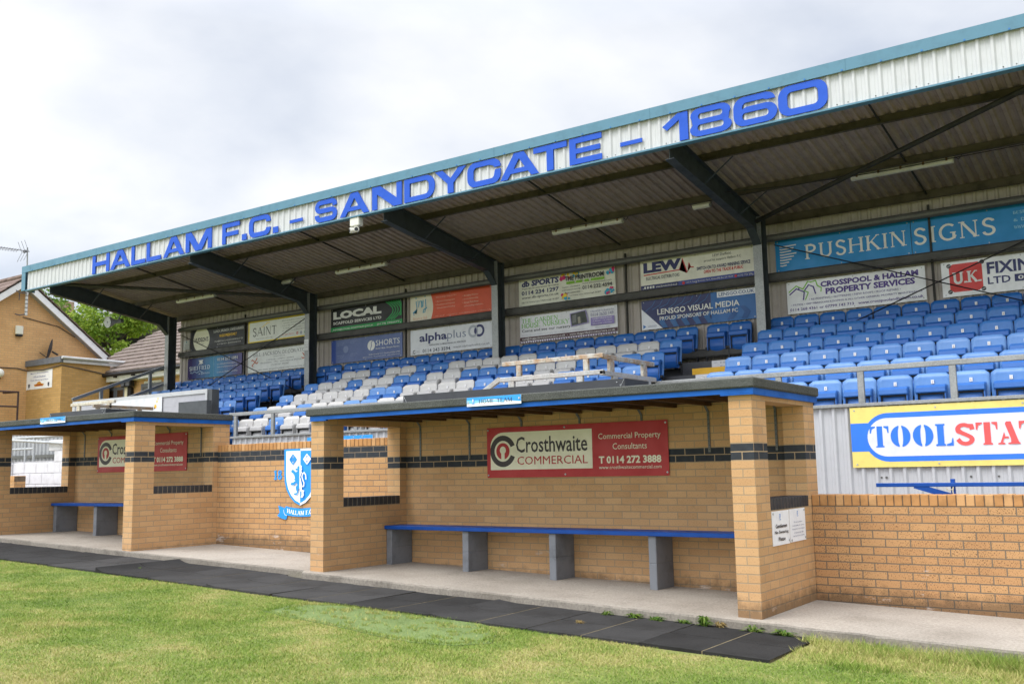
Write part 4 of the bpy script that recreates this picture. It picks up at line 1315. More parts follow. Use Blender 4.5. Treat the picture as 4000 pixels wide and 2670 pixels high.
o = ad('black cafe board with a cream disc, upper left corner of the back wall', -14.18, -11.86, *UZ, srgb(36, 38, 42))
k = o.h / o.w
o.poly(srgb(222, 220, 200), [(.205 + .60 * k * math.cos(a), .5 + .60 * math.sin(a)) for a in [R(x) for x in range(-56, 57, 8)]] + [(.205 + .60 * k * math.cos(a), .5 + .60 * math.sin(a)) for a in [R(x) for x in range(124, 237, 8)]])
o.text(DK, "HUDSON'S", .075, .40, .335, .62, .03); o.text(GR, 'CAFE', .16, .27, .25, .32)
o.text(WH, 'LUNCH, BRUNCH, CAKES & BAKES', .43, .72, .97, .86, .01); o.text(srgb(238, 190, 30), 'MADE FRESH DAILY', .54, .50, .85, .63, .02)
o.text(WH, '755 ABBEYDALE ROAD, NETHER EDGE, S7 2BE', .45, .28, .96, .355); o.text(WH, '0114 258 4257   @HUDSONSCAFE', .50, .14, .92, .215)
o.done()
o = ad('white board with a yellow border reading SAINT', -11.74, -9.39, *UZ, srgb(242, 214, 40))
o.rect(srgb(226, 228, 226), .018, .07, .982, .93)
o.serif(DK, 'SAINT', .075, .30, .465, .68, .10, .03, .05, .14); o.text(GR, 'TECHNOLOGY LTD', .13, .15, .40, .20)
o.line(srgb(240, 205, 50), [(.22, .66), (.30, .80), (.36, .86), (.30, .86)], .03)
for i, t in enumerate(('Electrical Contractors', 'and renewables', 'T 0114 255 2122  M 07877 160 444', 'E info@saint-technology.co.uk', 'W www.saint-technology.co.uk')): o.text(GR, t, .56 + .02 * (i % 2), .80 - .115 * i, .96 - .03 * (i % 2), .855 - .115 * i)
o.text(srgb(215, 90, 60), 'ecA  napit  Part P', .54, .16, .74, .24)
for i, c in enumerate(((200, 60, 60), (70, 90, 150), (80, 160, 90))): o.ell(srgb(*c), .80 + i * .06, .20, .06, inner=.55)
o.done()
o = ad('purple and turquoise catering board, lower left of the back wall', -14.28, -11.98, *LZ, srgb(48, 42, 105))
for i in range(12):
    f = i / 11.
    if f < .5: c = [a + (b_ - a) * f * 2 for a, b_ in zip((45, 35, 95), (30, 130, 170))]
    else: c = [a + (b_ - a) * (f - .5) * 2 for a, b_ in zip((40, 130, 175), (78, 72, 128))]
    o.rect(srgb(*c), i / 12., 0, (i + 1) / 12., 1)
o.rect(srgb(140, 190, 215), .488, .08, .492, .95)
for i in range(-3, 4):
    o.line(WH, [(.255 + i * .008 - .02, .70 - .02 * abs(i)), (.255 + i * .008 + .02, .88 + .0 * i)], .018); o.line(WH, [(.255 + i * .008 + .02, .70), (.255 + i * .008 - .02, .88)], .018)
o.serif(srgb(205, 215, 225), 'SHEFFIELD', .04, .42, .43, .60, .14, .08, .07, .1)
o.line(srgb(170, 200, 220), [(.08, .38), (.06, .30), (.10, .28), (.14, .36), (.18, .28), (.24, .36), (.30, .26)], .025); o.text(srgb(190, 205, 220), '& SUPPLIES', .22, .19, .43, .26)
o.text(WH, '0114 275 1991', .56, .73, .93, .87, .02)
for i, t in enumerate(('sales@sheffieldcatering.co.uk', 'www.sheffieldcatering.co.uk', 'Facebook: Sheffield Catering')): o.text(WH, t, .56, .54 - .14 * i - .1 * (i > 1), .93, .61 - .14 * i - .1 * (i > 1))
o.done()
o = ad('off-white decorators board with orange leaf sprays, beside the second column', -11.74, -9.36, *LZ, srgb(222, 224, 222))
o.serif(GR, 'BILL JACKSON DECORATORS', .09, .72, .99, .87, .13, .07, .06, .1)
for i, (t, a, c) in enumerate((('ESTABLISHED 1975', .42, .60), ('COMMERCIAL ~ DOMESTIC ~ INTERIOR', .30, .74), ('WALLPAPERING ~ UPVC ~ WINDOW/DOOR SPRAYING', .20, .86), ('KITCHEN UNIT SPRAYING', .38, .66), ('FOR INFO EMAIL: BILLJACKSONDECORATORS@GMAIL.COM', .10, .95))): o.text(GR, t, a, (.62, .48, .36, .24, .05)[i], c, (.66, .54, .42, .30, .12)[i])
for cx, sx in ((.10, 1), (.93, -1)):
    for p in ([(0, 0), (.03, .10), (.055, .24)], [(.01, .08), (-.03, .16), (-.045, .12)], [(.02, .02), (.05, -.02), (.07, .05)], [(0, 0), (-.03, -.10), (-.01, -.16)]): o.line(srgb(190, 105, 70), [(cx + sx * u, .42 + v) for u, v in p], .05)
o.done()
o = ad('black scaffold board with a green globe and the word LOCAL', -8.66, -6.32, *UZ, srgb(26, 28, 30))
o.rect(srgb(20, 150, 75), 0, 0, 1, .195)
for i in range(6):
    a = .72 + i * .034
    o.line(srgb(30, 160, 80), [(a + .06 + .10 * math.sin(q * .52), .97 - .125 * q) if (a + .06 + .10 * math.sin(q * .52)) < .985 else (.985, .97 - .125 * q) for q in range(0, 7 - (i > 3))][::1], .045)
o.text(WH, 'LOCAL', .035, .53, .72, .86, .065); o.text(WH, 'SCAFFOLD SERVICES LTD', .035, .31, .72, .43, .03)
o.text(WH, 'INFO@LOCAL-SCAFFOLD.CO.UK', .035, .05, .61, .135, .02); o.text(WH, '(0114) 2966677', .66, .05, .965, .14, .02)
o.done()
o = ad('slate blue accountants board reading SHORTS', -8.64, -6.32, *LZ, srgb(84, 102, 152))
o.rect(srgb(42, 72, 150), 0, 0, .065, 1)
o.ell(WH, .575, .60, .21); o.line(srgb(84, 102, 152), [(.595, .80), (.575, .70), (.58, .60), (.57, .50), (.56, .40)], .035)
o.text(WH, 'SHORTS', .64, .56, .965, .79, .0); o.text(WH, 'Better ideas. Sharper Results.', .64, .40, .965, .48, .01)
o.text(WH, 'Sheffield 0114 267 1617  Chesterfield 01246 559955', .54, .20, .97, .255); o.text(WH, '@Shortscomau   Shorts Accountants   www.shorts.uk.com', .46, .10, .97, .155)
for u, v, t in ((.09, .74, 'BUSINESS\nADVICE'), (.28, .78, 'BUSINESS\nSALES'), (.09, .20, 'PRIVATE\nCLIENT'), (.28, .24, 'CORPORATE\nFINANCE')): o.text(srgb(130, 145, 185), t, u, v, u + .1, v + .13)
o.ell(srgb(120, 135, 175), .215, .56, .15)
o.done()
o = ad('orange finance board with a cream end reading jnj', -6.07, -3.71, *UZ, srgb(214, 84, 48))
o.poly(srgb(226, 220, 205), [(0, 0), (.262, 0)] + [(.262 + .028 * math.sin(R(i * 18)), i / 10.) for i in range(1, 10)] + [(.262, 1), (0, 1)])
JB = srgb(30, 150, 195)
o.line(JB, [(.075, .80), (.085, .55), (.075, .30), (.05, .25), (.04, .36), (.09, .48)], .04)
o.line(JB, [(.10, .82), (.105, .55), (.125, .80), (.145, .78), (.145, .52), (.16, .56), (.165, .82)], .04); o.line(JB, [(.195, .84), (.20, .50), (.185, .32), (.165, .32), (.17, .42), (.215, .50)], .04)
o.ell(JB, .075, .92, .03); o.ell(JB, .19, .95, .03)
o.text(srgb(225, 175, 150), 'finance ltd', .035, .05, .21, .17)
o.text(srgb(240, 190, 170), 'We arrange finance for:', .325, .79, .58, .87)
for i, t in enumerate(('Business Development', 'Commercial Property', 'Government Funding')): o.text(srgb(245, 210, 190), '• ' + t, .325, .63 - .13 * i, .56, .70 - .13 * i)
for i, t in enumerate(('Bridging Finance', 'Invoice Discounting', 'Asset Purchase')): o.text(srgb(245, 210, 190), '• ' + t, .655, .70 - .13 * i, .84, .77 - .13 * i)
o.text(srgb(245, 215, 200), 'and everything in between...', .67, .30, .90, .37)
o.text(srgb(240, 190, 170), 't: 07761 402 661   t: 01433 894 031   e: mike@jnjfinance.co.uk   w: jnjfinance.co.uk', .30, .07, .98, .12)
o.done()
o = ad('white pipework board with two linked rings reading alphaplus', -6.07, -3.72, *LZ, srgb(216, 218, 224))
o.text(NAVY, 'alpha', .115, .40, .46, .82, .03); o.text(srgb(70, 90, 130), 'plus', .465, .40, .69, .82, -.012)
o.ell(srgb(165, 170, 182), .775, .68, .24, inner=.60); o.ell(NAVY, .85, .68, .24, inner=.60, a0=-125, a1=125); o.ell(NAVY, .803, .68, .12, ru=.016)
o.text(srgb(90, 95, 110), 'PIPEWORK & MECHANICAL SERVICES', .24, .30, .69, .365, .01)
o.text(srgb(50, 60, 80), '0114 243 3594', .155, .06, .50, .20, .01); o.text(srgb(90, 95, 110), 'www.alphaplusltd.co.uk', .535, .10, .97, .19)
o.ell(srgb(60, 65, 75), .05, .12, .075, inner=.6, a0=40, a1=330); o.text(GR, 'MADE IN\nSHEFFIELD', .075, .07, .125, .16)
o.done()
o = ad('white sports and print board with colourful ink splats', -3.00, -.65, *UZ, srgb(226, 226, 214))
o.text(NAVY, 'db SPORTS', .03, .72, .43, .94, .05, .02); o.text(DK, 'Team Kit & Leisurewear Specialists', .035, .61, .43, .685, .012); o.text(NAVY, '0114 234 1297', .03, .42, .43, .575, .03)
o.text(DK, 'www.db-sports.co.uk', .03, .255, .43, .37, .015); o.text(DK, '108-110 Holme Lane, Hillsborough S6 4JW', .03, .11, .43, .18, .01)
for cx, cy, cols in ((.50, .90, ((200, 30, 110), (240, 205, 40))), (.60, .92, ((240, 205, 40), (40, 160, 200))), (.97, .86, ((200, 30, 110), (40, 160, 200))), (.50, .17, ((200, 30, 110), (240, 205, 40), (40, 160, 200))), (.95, .18, ((40, 160, 200), (200, 30, 110)))):
    for j in range(9):
        o.ell(srgb(*cols[j % len(cols)]), max(.0, min(.985, cx + rnd.uniform(-.045, .045))), max(.05, min(.95, cy + rnd.uniform(-.09, .09))), rnd.uniform(.03, .08))
o.text(DK, 'THE PRINTROOM', .50, .71, .895, .885, .03)
for a, c in ((.515, .60), (.615, .68), (.70, .745), (.765, .90)): o.rect(srgb(140, 200, 50), a, .60, c, .685)
o.text(DK, 'Custom   Print   and   Embroidery', .52, .615, .895, .67)
for i, t in enumerate(('Suppliers of printed &', 'embroidered clothing', '& accessories')): o.text(DK, t, .47 + .03 * (i == 2), .46 - .10 * i, .655, .525 - .10 * i)
o.text(DK, 'www.the-printroom.com', .68, .50, .97, .575); o.text(DK, '0114 232 4594', .68, .33, .975, .47, .01); o.text(DK, '112 Holme Lane, Hillsborough S6 4JW', .55, .14, .865, .205)
o.done()
o = ad('white nursery board with green title and brown web address strip', -2.99, -.63, *LZ, srgb(224, 224, 230))
GRN = srgb(110, 180, 70)
o.serif(GRN, 'THE GARDEN', .02, .74, .405, .90, .15, .08, .07, .1); o.serif(GRN, 'HOUSE NURSERY', .02, .555, .52, .715, .15, .08, .07, .1)
o.text(DK, 'Come and see our nursery', .02, .37, .535, .50, .015); o.text(srgb(170, 175, 195), 'We offer care and education for 0-5 year olds, including funded and flexible sessions.', .02, .25, .71, .305)
o.rect(srgb(70, 32, 42), 0, .075, 1, .215); o.text(WH, 'mail@thegardenhousenursery.co.uk  -  www.thegardenhousenursery.co.uk', .02, .095, .975, .185, .01)
for i in range(40): o.rect(srgb(120, 90, 140), i / 40., 0, i / 40. + .012, .06)
o.poly(srgb(150, 140, 190), [(.535, .88), (.545, .40), (.725, .48), (.70, .95)])
o.poly(srgb(58, 64, 58), [(.545, .86), (.553, .43), (.715, .505), (.692, .92)]); o.poly(srgb(110, 112, 110), [(.56, .80), (.60, .84), (.60, .55), (.562, .52)]); o.poly(srgb(150, 145, 130), [(.615, .72), (.64, .74), (.645, .50), (.62, .49)]); o.poly(srgb(30, 40, 30), [(.655, .66), (.695, .70), (.705, .53), (.66, .50)])
o.text(srgb(130, 130, 165), 'CALL NOW To Book A Visit', .745, .83, .975, .90); o.text(srgb(110, 110, 150), '0114 2630 149', .745, .68, .97, .80)
o.rect(srgb(135, 120, 180), .745, .36, .975, .64)
for i, t in enumerate(('NURSERY OPENING HOURS', '7.45am - 6.15pm', 'Monday - Friday')): o.text(WH, t, .765, .565 - .085 * i, .955, .61 - .085 * i, .01)
o.text(srgb(150, 150, 180), 'All Inclusive Fees', .79, .26, .93, .31)
o.done()
o = ad('white electrical board with a red pulse line and LEW in navy', -.08, 2.26, *UZ, srgb(226, 224, 212))
RD = srgb(200, 45, 50)
o.rect(NAVY, 0, 0, .345, .17); o.rect(srgb(60, 75, 150), .345, 0, 1, .17)
o.text(NAVY, 'LEW', .028, .58, .375, .93, .06); o.line(RD, [(.03, .515), (.355, .545), (.385, .90), (.425, .42), (.445, .74), (.458, .58), (.485, .57)], .035)
o.text(srgb(55, 60, 75), 'ELECTRICAL DISTRIBUTORS', .05, .335, .355, .445, .012)
o.text(DK, 'LEW Sheffield,', .65, .80, .81, .90, 0, .02); o.text(DK, 'proud to support Hallam F.C', .575, .655, .89, .755, 0, .02)
o.text(NAVY, 'SWITCH ON TO AWARD WINNING SERVICE', .51, .43, .965, .545, .025); o.text(RD, 'OPEN TO THE TRADE & PUBLIC', .57, .30, .905, .405, .025)
for i in range(4): o.rect(WH, .03 + .026 * i, .05, .047 + .026 * i, .125)
o.text(WH, 'www.lewelectrical.co.uk', .14, .055, .335, .12, .01); o.text(WH, 'Unit 4, Sayile Business Park, Attercliffe Rd, S4 7WW', .41, .055, .82, .115); o.text(WH, '01142 759 379', .855, .055, .975, .115)
o.ell(RD, .39, .085, .05); o.ell(RD, .84, .085, .045)
o.done()
o = ad('navy and blue media board with a white corner, reading LENSGO VISUAL MEDIA', -.085, 2.26, *LZ, srgb(36, 44, 96))
o.rect(srgb(38, 100, 165), .62, 0, 1, 1)
for i in range(8): o.line(srgb(52, 120, 180), [(.03 + i * .068, .62 + .045 * (i % 3)), (.10 + i * .068, .80), (.13 + i * .068, .985)] if i < 8 else [], .012)
for i in range(5):
    o.poly(srgb(34, 92, 150), [(.19 + i * .10, .02), (.235 + i * .10, .02), (.205 + i * .10, .24), (.255 + i * .1, .40), (.21 + i * .10, .40), (.155 + i * .10, .24)])
o.poly(srgb(30, 82, 145), [(.75, .05), (.80, .05), (.84, .25), (.79, .45), (.74, .45), (.79, .25)]); o.poly(srgb(30, 82, 145), [(.87, .05), (.92, .05), (.95, .25), (.90, .45), (.86, .45), (.90, .25)])
o.poly(srgb(222, 224, 232), [(0, 0), (.19, 0), (.0, .72)]); o.rect(srgb(226, 228, 234), .675, .80, 1, .99)
o.text(srgb(50, 80, 130), 'LENSGO.CO.UK', .69, .84, .985, .95, .02); o.text(WH, 'LENSGO VISUAL MEDIA', .145, .47, .86, .66, .02); o.text(WH, 'PROUD SPONSORS OF HALLAM FC', .165, .27, .845, .395, .015)
o.poly(srgb(40, 110, 180), [(.012, .04), (.04, .11), (.012, .18)]); o.text(srgb(130, 140, 165), 'LENSGO', .058, .07, .135, .14)
o.done()
PB = srgb(8, 132, 200)
for (xa, xb, lab, k) in ((2.655, 4.985, 'sky blue sign-makers board with white bars, reading PUSHKIN', 0), (4.995, 7.33, 'sky blue sign-makers board reading SIGNS, right of the PUSHKIN half', 1)):
    o = ad(lab, xa, xb, *UZ, PB)
    if k == 0:
        for i in range(8): o.line(WH, [(.035, .80 - .085 * i), (.05, .785 - .085 * i), (.165 - .02 * (i % 3) - (.06 if i > 5 else 0), .80 - .085 * i)], .035)
        o.serif(WH, 'PUSHKIN', .235, .30, .965, .74, .13, .07, .06, .17)
    else:
        o.serif(WH, 'SIGNS', -.085 + .10, .28, .545, .74, .13, .07, .06, .17)
        for i, t in enumerate(('BESPOKE SIGNAGE', '& DISPLAY', 'www.pushkinsigns.co.uk')): o.serif(srgb(150, 205, 230), t.upper().replace('WWW.PUSHKINSIGNS.CO.UK', 'WWW.PUSHKINSIGNS.CO.UK').replace('G', 'G'), .66, .74 - .2 * i, .66 + (.30, .2, .32)[i], .82 - .2 * i, .15, .05, .06, .12) if all(ch in GL for ch in t.upper()) else o.text(srgb(150, 205, 230), t, .66, .74 - .2 * i, .96, .82 - .2 * i)
    o.done()
o = ad('white property services board with green and purple house outline', 2.825, 5.165, *LZ, srgb(228, 229, 232))
PU = srgb(72, 48, 130); GN = srgb(120, 185, 50)
o.line(GN, [(.015, .68), (.075, .86), (.125, .74), (.165, .96), (.185, .93), (.225, .96), (.235, .80), (.265, .72), (.26, .60)], .035); o.line(PU, [(.02, .60), (.075, .77), (.13, .66), (.17, .85), (.205, .78), (.22, .55)], .04)
o.line(PU, [(.135, .66), (.125, .40)], .04); o.line(GN, [(.13, .70), (.165, .62), (.15, .48), (.14, .40)], .03); o.line(PU, [(.095, .74), (.095, .80)], .04)
o.text(PU, 'CROSSPOOL & HALLAM', .26, .735, .955, .91, .045); o.text(PU, 'PROPERTY SERVICES', .295, .50, .93, .69, .045)
o.text(srgb(95, 90, 140), '• RE-POINTING • GUTTERING • NEW ROOFS • ROOF REPAIRS •', .17, .37, .83, .43, .01); o.text(srgb(95, 90, 140), '• PATIOS • GRP FIBREGLASS ROOFING & ALL OTHER GENERAL PROPERTY MAINTENANCE', .03, .245, .975, .30, .01)
o.text(PU, '0114 268 4361 or 07799 143 713   www.crosspoolandhallam.co.uk', .02, .06, .98, .17, .012)
o.done()
o = ad('white fixings board with a red clipped square reading U.K.', 5.415, 7.76, *LZ, srgb(232, 233, 236))
o.poly(srgb(205, 52, 48), [(.075, .12), (.235, .12), (.26, .20), (.26, .84), (.235, .92), (.075, .92), (.05, .84), (.05, .20)])
for u, v in ((.05, .88), (.262, .90), (.05, .14), (.262, .14)): o.ell(srgb(45, 45, 45), u, v, .062); o.line(srgb(170, 170, 170), [(u - .012, v - .02), (u + .012, v + .02)], .018)
o.serif(WH, 'U.K.', .075, .36, .25, .68, .2, .08, .08, .1)
o.text(NAVY, 'FIXINGS', .29, .52, .70, .86, .03); o.text(NAVY, 'LTD', .29, .24, .43, .44, .02); o.rect(NAVY, .455, .24, .93, .44); o.text(WH, '0114 243 8844', .475, .285, .91, .395, .02)
o.done()
# small notices on the second and first columns
o = Board('notice', 'small white notice fixed to the second stand column from the left', 'sign', -9.06, -8.91, 4.20, 4.47, 8.232, (.62, .62, .63), bolts=())
for i in range(3): o.text(GR, ('please do not', 'stand in the', 'gangway')[i], .15, .7 - .22 * i, .85, .78 - .22 * i)
o.done()
o = Board('notice', 'small grey-green notice left of the black cafe board', 'sign', -14.50, -14.23, 4.72, 4.98, 8.74, (.50, .52, .50), bolts=())
o.ell(srgb(40, 120, 130), .5, .82, .09)
for i in range(3): o.text(DK, ('Gentlemen', 'No Swearing', 'Please')[i], .15, .50 - .20 * i, .85, .60 - .2 * i)
o.done()

# boards on the front wall
o = Board('sponsor_board', 'large yellow, blue and white tool-shop board on the front wall of the stand', 'sign', 5.04, 8.70, 1.176, 1.928, 4.494, srgb(226, 208, 118), thick=.010, bolts=((.015, .95), (.28, .95), (.54, .95), (.015, .05), (.28, .05), (.54, .05), (.78, .95), (.78, .05)))
TB, TR = srgb(48, 118, 232), srgb(240, 88, 88)
H_ = o.h / o.w
sq = lambda cx, cv, rv: [(cx + rv * H_ * math.cos(R(a)), cv + rv * math.sin(R(a))) for a in range(90, 271, 10)]
o.poly(TB, sq(.125, .49, .40) + [(1, .09), (1, .89)])
o.poly(TB, [(0, .265), (.07, .265), (.07, .735), (0, .735)])
o.poly(srgb(216, 219, 228), sq(.120, .49, .315) + [(1, .175), (1, .805)])
def stencil(o, ch, x0, x1, y0, y1, c):
    k = lambda pts: [(x0 + a * (x1 - x0), y0 + b_ * (y1 - y0)) for a, b_ in pts]
    if ch == 'T':
        o.poly(c, k([(.30, 0), (.74, 0), (.74, .06), (.67, .08), (.67, 1), (.37, 1), (.37, .08), (.30, .06)]))
        o.poly(c, k([(0, .68), (.06, .66), (.12, .86), (.30, .94), (.30, 1), (0, 1)])); o.poly(c, k([(1, .68), (.94, .66), (.90, .86), (.74, .94), (.74, 1), (1, 1)]))
    if ch == 'O':
        for s in (-1, 1):
            f = lambda pts: k([(.5 + s * a, b_) for a, b_ in pts])
            o.poly(c, f([(.07, 0)] + arc(.0, .5, .5, .5, -72, 72, 14) + [(.07, 1), (.07, .88)] + arc(.07, .5, .055, .40, 90, -90, 8) + [(.07, .10)]))
    if ch == 'L':
        o.poly(c, k([(0, 0), (.55, 0), (.55, .07), (.48, .10), (.48, .90), (.55, .94), (.55, 1), (0, 1), (0, .94), (.10, .90), (.10, .10), (0, .07)])); o.poly(c, k([(.60, 0), (1, 0), (1, .34), (.94, .34), (.88, .14), (.60, .07)]))
    if ch == 'S':
        o.poly(c, k(ribbon([(.90, .70), (.86, .86)] + arc(.46, .72, .32, .20, 50, 200, 10) + [(.35, .56), (.65, .44)] + arc(.52, .26, .34, .19, 30, -150, 10) + [(.12, .28)], .26, .17)))
    if ch == 'A':
        o.poly(c, k([(.45, .0), (.98, 0), (.98, .06), (.92, .08), (.62, 1), (.42, 1), (.36, .90), (.58, .24), (.58, .08), (.45, .06)])); o.poly(c, k([(0, 0), (.32, 0), (.32, .05), (.22, .08), (.34, .40), (.30, .55), (.12, .08), (0, .05)])); o.poly(c, k([(.26, .26), (.50, .26), (.48, .34), (.29, .34)]))
    if ch == 'I': o.poly(c, k([(0, 0), (1, 0), (1, .06), (.8, .1), (.8, .9), (1, .94), (1, 1), (0, 1), (0, .94), (.2, .9), (.2, .1), (0, .06)]))
    if ch == 'N': o.poly(c, k([(0, 0), (.25, 0), (.25, .6), (.75, 0), (1, 0), (1, 1), (.85, 1), (.85, .4), (.3, 1), (0, 1)]))
uo = lambda x: (x - 5.04) / 3.66
for ch, xa, xb, c in (('T', 5.272, 5.502, TB), ('O', 5.522, 5.757, TB), ('O', 5.785, 6.022, TB), ('L', 6.048, 6.245, TB), ('S', 6.270, 6.480, TR), ('T', 6.500, 6.733, TR), ('A', 6.727, 6.968, TR), ('T', 6.960, 7.19, TR), ('I', 7.22, 7.33, TR), ('O', 7.36, 7.60, TR), ('N', 7.63, 7.86, TR)):
    stencil(o, ch, uo(xa), uo(xb), .325, .675, c)
o.done()
o = Board('club_sign', 'pale blue and white swoosh sign seen through the near shelter window', 'sign', -4.9, -3.245, 1.62, 1.89, 4.494, srgb(236, 240, 245), bolts=((.72, .9), (.85, .9)))
o.poly(LB, [(0, .1), (.25, .35), (.5, .62), (.75, .60), (1, .25), (1, 1), (0, 1)]); o.poly(LBL, [(.35, .52), (.5, .64), (.8, .58), (1, .3), (1, .5), (.7, .72)])
o.done()

# ------------------------------------------------------------------ lights, camera, horn speaker
def batten(x0, x1, label, short=False):
    t = thing('strip_light', label, 'light fitting', (x0, 7.44, 5.78), 'strip lights under the stand roof')
    n = x1 - x0
    b = MB(); b.bbox(0, n, -.05, .05, -.015, .035, .01); b.build('housing', paint((.44, .42, .37), .5, .4, .25), t)
    b = MB()
    m = 14
    P = [(-.058 * math.cos(R(180 * i / m)), -.016 - .055 * math.sin(R(180 * i / m))) for i in range(m + 1)]
    b.add([(x, y, z) for x in (.02, n - .02) for y, z in P], [(i, i + 1, m + 1 + i + 1, m + 1 + i) for i in range(m)] + [tuple(range(m + 1)), tuple(range(2 * m + 1, m, -1))])
    b.build('diffuser', paint((.66, .65, .60), .3, .5, .15), t)
    if not short:
        b = MB()
        for i in range(5): b.box(.1 + i * (n - .22) / 4, .13 + i * (n - .22) / 4, -.062, -.045, -.03, .02)
        b.build('clip', paint((.18, .09, .04), .6, .4, .2), t)
        b = MB(); b.tube([(n, 0, .02), (n + .06, -.02, -.03), (n + .12, -.02, .05), (n + .10, .0, .14)], .006, 5); b.build('cable', M_BLACK, t)
for xa, xb, lab, s in ((-13.03, -11.46, 'long strip light under the roof, in the bay over the cafe board', 0), (-8.98, -8.61, 'short emergency light beside the second rafter from the left', 1), (-7.17, -5.60, 'long strip light under the roof, in the bay over the LOCAL board', 0), (-1.28, .285, 'long strip light under the roof, in the bay over the print board', 0),
                       (1.67, 2.02, 'short emergency light beside the near rafter', 1), (4.42, 5.98, 'long strip light under the roof, above the sky blue boards', 0)):
    batten(xa, xb, lab, s)
b = MB()
t = thing('security_camera', 'cream security camera hanging from the fascia below the letter S of SANDYGATE', 'camera', (-3.94, 4.75, 5.96))
MB().bbox(-.12, .12, -.03, .10, -.16, .01, .015).build('housing', paint((.66, .65, .60), .5, .4, .1), t)
b = MB(); b.tube([(0, .03, -.16), (0, .03, -.20), (.0, .0, -.215)], .045, 10); b.build('bracket', paint((.62, .61, .57), .5, .4, .1), t)
for sx in (-1, 1):
    b = MB(); b.tube([(sx * .02, .03, -.23), (sx * .07, -.03, -.235), (sx * .085, -.055, -.238)], [.045, .055, .05], 12); h = b.build('lamp_head', paint((.66, .65, .60), .45, .4, .1), t)
    b = MB(); b.tube([(sx * .086, -.0555, -.238), (sx * .0875, -.058, -.238)], .038, 10); b.build('lens', M_BLACK, h)
t = thing('horn_speaker', 'grey horn loudspeaker fixed under the left end rafter', 'loudspeaker', (-14.72, 6.72, 5.30))
b = MB(); b.tube([(0, .16, .06), (0, .02, .03), (0, -.02, .025), (0, -.10, .01), (0, -.20, -.01)], [.05, .055, .075, .12, .15], 16, cap=False); b.tube([(0, -.20, -.01), (0, -.195, -.0095)], [.15, .02], 16, cap=False)
b.build('horn', paint((.44, .45, .46), .45, .4, .1), t, smooth=True)
b = MB(); b.tube([(0, .16, .06), (0, .24, .08)], .055, 12); b.build('driver', paint((.10, .10, .11), .5, .4, .1), t)
b = MB(); b.bar((0, .12, .10), (0.1, .14, .26), .03, .02); b.build('bracket', M_GALVD, t)
# loose cables under the roof
for i, (pts, lab) in enumerate((([(-3.25, 5.6, 5.62), (-3.0, 5.95, 5.50), (-2.8, 6.4, 5.36), (-2.75, 6.9, 5.36), (-3.22, 7.3, 5.46)], 'black cable sagging below the third rafter'),
                                ([(2.56, 6.75, 5.72), (3.6, 7.0, 5.70), (5.0, 7.3, 5.74), (8.2, 7.35, 5.78)], 'thin black cable strung under the roof right of the near rafter'))):
    b = MB(); b.tube(pts, .007, 5); tag(b.build('cable', M_BLACK), lab, 'cable')

# ------------------------------------------------------------------ blue barrier behind the right wall
t = thing('barrier', 'blue steel barrier standing behind the low wall on the right', 'barrier', (5.93, 2.2, 0))
b = MB(); b.bbox(5.93, 10.5, 2.18, 2.215, .987, 1.026, .004); rel(t, b, 'top_rail', M_BLUEB)
b = MB(); b.bar((6.30, 2.20, 1.0), (7.25, 2.20, .70), .03, .055); b.bar((7.2, 2.20, .715), (8.1, 2.2, .43), .03, .055); rel(t, b, 'brace', M_BLUEB)
b = MB(); b.bbox(6.632, 6.672, 2.216, 2.25, -.15, 1.062, .003); rel(t, b, 'post', M_BLUEB)
b = MB(); b.bbox(9.2, 9.24, 2.216, 2.25, -.25, 1.062, .003); rel(t, b, 'post', M_BLUEB)
b = MB(); b.tube([(6.60, 2.17, .975), (6.63, 2.165, .95), (6.66, 2.165, .965), (6.665, 2.17, .985), (6.66, 2.16, .94), (6.668, 2.158, .90), (6.655, 2.158, .86)], .006, 5); rel(t, b, 'rope_tie', paint((.55, .50, .38), .8, .2, .1))

# ------------------------------------------------------------------ things seen through the left shelter's side window
boundary_wall(-16., -9.42, 1.285, BR_WALL_L, 'short run of buff brick wall left of the further shelter, seen through its window', .2)
t = thing('block_wall', 'stepped white painted block wall seen through the further shelter side window', 'wall', (-12.4, 2.5, .3))
b = MB(); e5 = random.Random(9)
z = .0; row = 0
while z < 1.79:
    x = -12.4 - (.22 if row % 2 else 0)
    zt = z + .215
    while x < -9.0:
        if not (z > 1.5 and x < -10.4): b.bbox(x + .004, x + .436, 2.5 + e5.uniform(-.003, .003), 2.64, z + .003 + .02, zt + .018, .007)
        x += .44
    z += .219; row += 1
rel(t, b, 'blockwork', paint((.66, .66, .68), .7, .25, .10))
MBm = MB(); MBm.box(-12.4, -9.0, 2.51, 2.63, .0, 1.58); rel(t, MBm, 'joints', paint((.45, .45, .47), .8, .2, .1))
t = thing('tube_railing', 'galvanised tube railing above the white block wall at the far left', 'railing', (-11.4, 3.3, 1.6))
b = MB(); b.tube([(-13.4, 3.3, 2.13), (-10.9, 3.3, 2.12)], .03, 8); b.tube([(-13.4, 3.3, 1.88), (-12.2, 3.3, 1.88)], .026, 8); b.tube([(-11.6, 2.45, 2.03), (-9.3, 2.45, 1.89)], .03, 8); rel(t, b, 'rail', M_GALVL)
for x, y, zb in ((-12.55, 3.3, 1.2), (-12.2, 3.3, 1.2), (-10.95, 3.3, 1.2), (-11.55, 2.45, .4)):
    b = MB(); b.tube([(x, y, zb), (x, y, 2.12 if y > 3 else 2.03)], .028, 8); rel(t, b, 'post', M_GALVL)
t = thing('sheet_fence', 'grey corrugated sheet fence behind the tube railing at the far left', 'fence', (-16, 4.45, 0))
b = MB(); ribbed(b, -16.0, -7.12, .1663, lambda x, h, k: (x, 4.46 - h, (-.2, 2.3)[k])); rel(t, b, 'sheet', paint((.34, .35, .36), .5, .4, .2))
